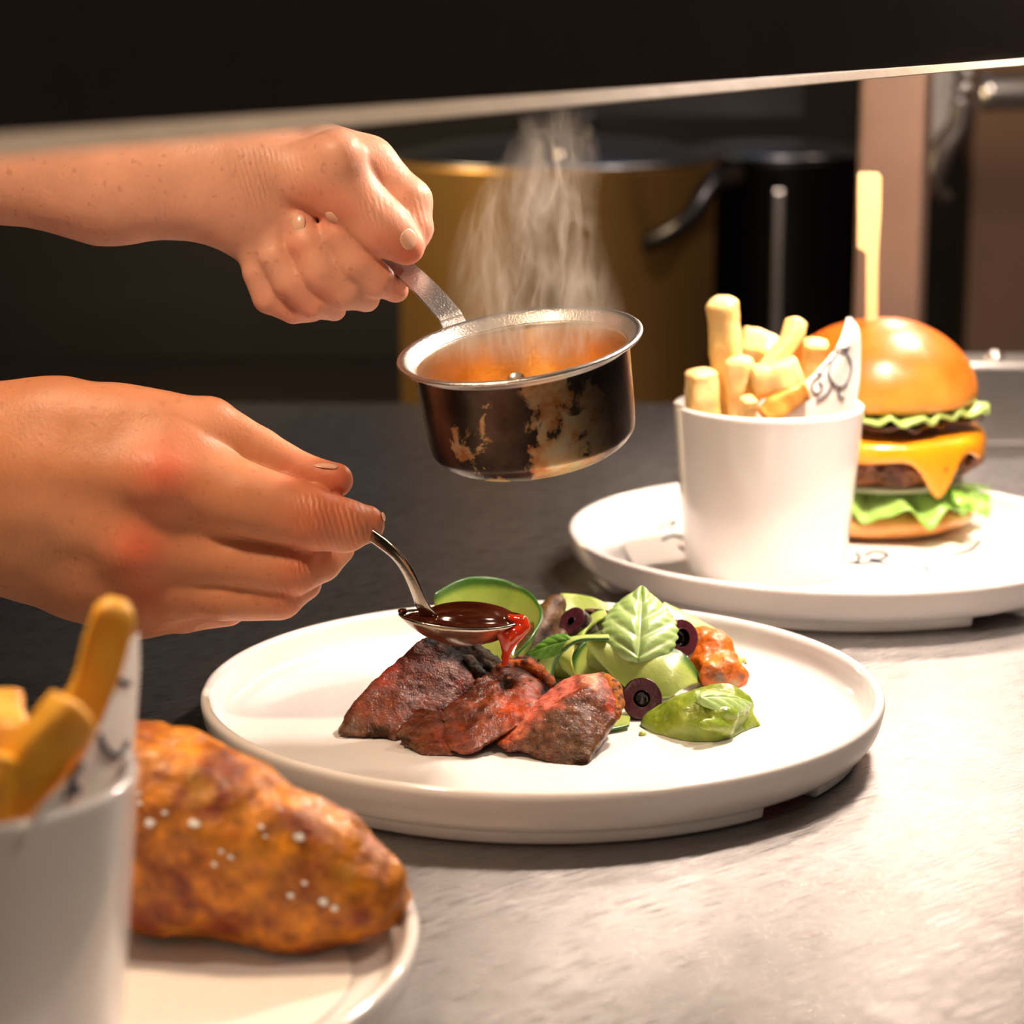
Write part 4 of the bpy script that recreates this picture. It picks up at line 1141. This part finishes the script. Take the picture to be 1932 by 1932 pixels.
VA, FA = fA.mesh(); VA = smooth_mesh(VA, FA, 2)

SK = (.60, .255, .130); SR = (.66, .14, .075); SD = (.50, .24, .15)
def soft(V, C, px, py, r, c, st, Yr=None):
    x, y = proj(V); w = np.exp(-((x - px) ** 2 + (y - py) ** 2) / (2 * r * r)) * st
    return C * (1 - w[:, None]) + np.array(c) * w[:, None]
CB = np.tile(SK, (len(VB), 1))
for px, py, r, st in ((308, 890, 42, .75), (258, 1035, 38, .8), (585, 985, 40, .45), (650, 985, 30, .3), (270, 1120, 30, .5), (560, 1075, 26, .4), (640, 905, 34, .65), (560, 890, 30, .4), (715, 975, 20, .4), (535, 1125, 25, .3)):
    CB = soft(VB, CB, px, py, r, SR, st)
CB = soft(VB, CB, 60, 1050, 70, (.62, .33, .19), .6)
CA = np.tile((.70, .37, .26), (len(VA), 1))  # same skin, paler base puts the stronger light on this hand into the colour
for px, py, r, st in ((770, 480, 22, .8), (720, 460, 30, .4), (640, 400, 30, .45), (580, 380, 30, .4), (540, 590, 30, .3), (745, 555, 22, .4), (600, 560, 30, .25), (560, 470, 20, .3)):
    CA = soft(VA, CA, px, py, r, SR, st)
def wmask(V, spots):
    x, y = proj(V); w = np.zeros(len(V))
    for px, py, r, s in spots: w = np.maximum(w, s * np.exp(-((x - px) ** 2 + (y - py) ** 2) / (2 * r * r)))
    return w
WB = wmask(VB, [(595, 985, 28, 1), (650, 985, 30, .9), (560, 1075, 22, .8), (535, 1130, 20, .8), (300, 890, 30, .12), (480, 855, 20, .15), (255, 1035, 30, .12)])
WA = wmask(VA, [(500, 330, 35, .6), (560, 350, 30, .5), (700, 400, 20, .5), (790, 400, 20, .4)])
V = np.vstack([VB, VA]); F = np.vstack([FB, FA + len(VB)])
per = obj('person', V, F.tolist(), 'skin', col=np.vstack([CB, CA]), extra={'Wr': np.concatenate([WB, WA])}, org=at(-100, 900, 0))
tag(per, 'person reaching in with bare forearms, holding the small saucepan and a pouring spoon', 'person')
ptree = bvh(per)
def nail(px, py, ang, lw, lh, tilt=None, lift=.0003):
    r = hit(ptree, px, py)
    if r[0] is None: return
    c = np.array(r[0]); n = np.array(r[1])
    if n @ ray(px, py) > 0: n = -n
    if tilt is not None: n = n + np.array(tilt); n /= np.linalg.norm(n)
    s = mpp(c); d = math.cos(ang) * R_ + math.sin(ang) * UP; d -= (d @ n) * n; d /= np.linalg.norm(d); t = np.cross(n, d)
    V = []; na, nb = 13, 11
    for i in range(na):
        for j in range(nb):
            u = i / (na - 1) * 2 - 1; v = j / (nb - 1) * 2 - 1
            a = u * math.sqrt(max(0, 1 - .42 * v * v)); b = v * math.sqrt(max(0, 1 - .42 * u * u))
            V.append(c + d * a * lh * s + t * b * lw * s + n * (lift + .0005 - .16 * lw * s * b * b * 1.6 - .0006 * a * a))
    F = [(i * nb + j, i * nb + j + 1, (i + 1) * nb + j + 1, (i + 1) * nb + j) for i in range(na - 1) for j in range(nb - 1)]
    obj('fingernail', np.array(V), F, 'nail', per, solid=.0004)
nail(772, 452, math.radians(-42), 18, 20, lift=-.0001)
nail(563, 420, math.radians(95), 13, 15, lift=-.0001)
nail(626, 412, math.radians(100), 12, 15, lift=-.0001)
nail(614, 878, math.radians(-10), 8, 24, tilt=(0, 0, .6), lift=-.0002)
nail(722, 975, math.radians(-70), 10, 9, tilt=(.8, 0, 0))

# ================================================================== STEAM
def steam():
    lo = at(740, 560, -.02); V, F = box((-.084, -.045, .150), (.062, .055, .252))
    m = bpy.data.materials.new('steam'); m.use_nodes = True; nt = m.node_tree; nt.nodes.clear()
    out = N(nt, 'ShaderNodeOutputMaterial'); pv = N(nt, 'ShaderNodeVolumePrincipled')
    pv.inputs['Color'].default_value = (1, .90, .76, 1); pv.inputs['Anisotropy'].default_value = .3
    nt.links.new(pv.outputs[0], out.inputs['Volume'])
    tc = N(nt, 'ShaderNodeTexCoord'); sp = N(nt, 'ShaderNodeSeparateXYZ'); nt.links.new(tc.outputs['Object'], sp.inputs[0])
    def mt(op, a, b=None, c=None):
        n = N(nt, 'ShaderNodeMath', operation=op)
        for i, v in enumerate((a, b, c)):
            if v is None: continue
            if isinstance(v, (int, float)): n.inputs[i].default_value = v
            else: nt.links.new(v, n.inputs[i])
        return n.outputs[0]
    X, Y, Z = sp.outputs
    T = mt('DIVIDE', Z, .102)                                     # 0 at the pan, 1 at the top
    # centre line and half width over height
    cx = mt('ADD', mt('MULTIPLY', mt('SINE', mt('MULTIPLY', T, 9.0)), .003), .013)
    cx = mt('ADD', cx, mt('MULTIPLY', T, .012))
    hw = mt('ADD', .007, mt('MULTIPLY', mt('POWER', mt('SUBTRACT', 1.0, mt('MINIMUM', T, 1.0)), .6), .034))
    ux = mt('DIVIDE', mt('SUBTRACT', X, cx), hw); uy = mt('DIVIDE', Y, .024)
    rad = mt('ADD', mt('MULTIPLY', ux, ux), mt('MULTIPLY', uy, uy))
    env = mt('MAXIMUM', mt('SUBTRACT', 1.0, rad), 0)
    fade = mt('MULTIPLY', mt('MINIMUM', mt('MULTIPLY', mt('SUBTRACT', 1.0, T), 3.0), 1.0), mt('MINIMUM', mt('MULTIPLY', T, 12.0), 1.0))
    fade = mt('MAXIMUM', fade, 0)
    mp = N(nt, 'ShaderNodeMapping'); mp.inputs['Scale'].default_value = (1, 1, .30); mp.inputs['Location'].default_value = (.37, .61, .13); nt.links.new(tc.outputs['Object'], mp.inputs[0])
    n1 = N(nt, 'ShaderNodeTexNoise', Scale=62, Detail=3, Roughness=.5, Distortion=1.5); nt.links.new(mp.outputs[0], n1.inputs['Vector'])
    rg = mt('SUBTRACT', 1.0, mt('MULTIPLY', mt('ABSOLUTE', mt('SUBTRACT', n1.outputs[0], .5)), 11.0))
    rg = mt('POWER', mt('MAXIMUM', rg, 0), 1.6)
    n2 = N(nt, 'ShaderNodeTexNoise', Scale=22, Detail=2, Distortion=.8); nt.links.new(mp.outputs[0], n2.inputs['Vector'])
    body = mt('MAXIMUM', mt('MULTIPLY', mt('SUBTRACT', n2.outputs[0], .46), 3.6), 0)
    dens = mt('MULTIPLY', mt('MULTIPLY', mt('ADD', mt('MULTIPLY', rg, 2.6), mt('MULTIPLY', body, .8)), mt('MULTIPLY', env, fade)), STEAM_D)
    nt.links.new(dens, pv.inputs['Density'])
    o = obj('steam', V, F, m, smooth=False, org=(-.010, -.002, .150))
    tag(o, 'wisps of steam rising from the small saucepan', 'steam', kind='stuff')
STEAM_D = 20.0
steam()

# ================================================================== LIGHT
def area(name, loc, r, w, col, aim=None, shape='DISK', r2=None):
    l = bpy.data.lights.new(name, 'AREA'); l.shape = shape; l.size = r
    if r2: l.size_y = r2
    l.energy = w; l.color = col
    o = bpy.data.objects.new(name, l); COL.objects.link(o); o.location = [float(v) for v in loc]
    d = Vector(aim if aim is not None else (loc[0], loc[1], 0)) - Vector([float(v) for v in loc]); o.rotation_euler = d.to_track_quat('-Z', 'Y').to_euler()
    return o
WARM = (1.0, .79, .65)
area('heat_lamp', (.205, .14, .40), .05, 5.6, WARM)
area('heat_lamp', (.33, .48, .42), .06, 4.0, WARM)
area('heat_lamp', sh(1.44, .305, .47), .05, 3.6, WARM)
area('heat_lamp', sh(.16, .20, .46), .06, 2.0, (1.0, .70, .45))
area('kitchen_fill', (-.50, 1.02, .22), .22, 7, (1, .72, .40), aim=(.0, 1.30, .05))  # unseen lamp added to brighten the side of the stock pot
area('kitchen_fill', (1.2, 1.0, 1.4), .3, 7, (1, .7, .5), aim=(.8, 1.8, .1))
area('kitchen_fill', (.2, 2.2, 1.6), .6, 1.2, (.7, .82, 1.0), aim=(.0, 1.4, 0))
area('dining_side_fill', (.75, -.55, 1.5), .25, 8.5, (1.0, .80, .62), aim=(.15, -.1, .1))  # added lamp, brightens the shelf lip and the right of the counter
area('dining_side_fill', (-.5, -1.9, 1.0), .6, 3.2, (1.0, .72, .52), aim=(0, 0, .05))  # added fill from behind the camera, lifts the lower hand

w = bpy.data.worlds.new('room'); bpy.context.scene.world = w; w.use_nodes = True
bg_ = w.node_tree.nodes['Background']; bg_.inputs[0].default_value = (.50, .50, .55, 1); bg_.inputs[1].default_value = .016

cam = bpy.data.cameras.new('camera'); co = bpy.data.objects.new('camera', cam); COL.objects.link(co)
co.location = CAM.tolist(); co.rotation_euler = (PI / 2 - TH, 0, 0)
cam.sensor_width = 36; cam.sensor_fit = 'HORIZONTAL'; cam.lens = FPX / 1932 * 36
cam.clip_start = .01
cam.dof.use_dof = True; cam.dof.focus_distance = .950; cam.dof.aperture_fstop = 9.5; cam.dof.aperture_blades = 0
sc = bpy.context.scene; sc.camera = co
sc.view_settings.view_transform = 'Standard'; sc.view_settings.look = 'None'; sc.view_settings.gamma = 1; sc.view_settings.use_curve_mapping = False
sc.view_settings.exposure = 0.12
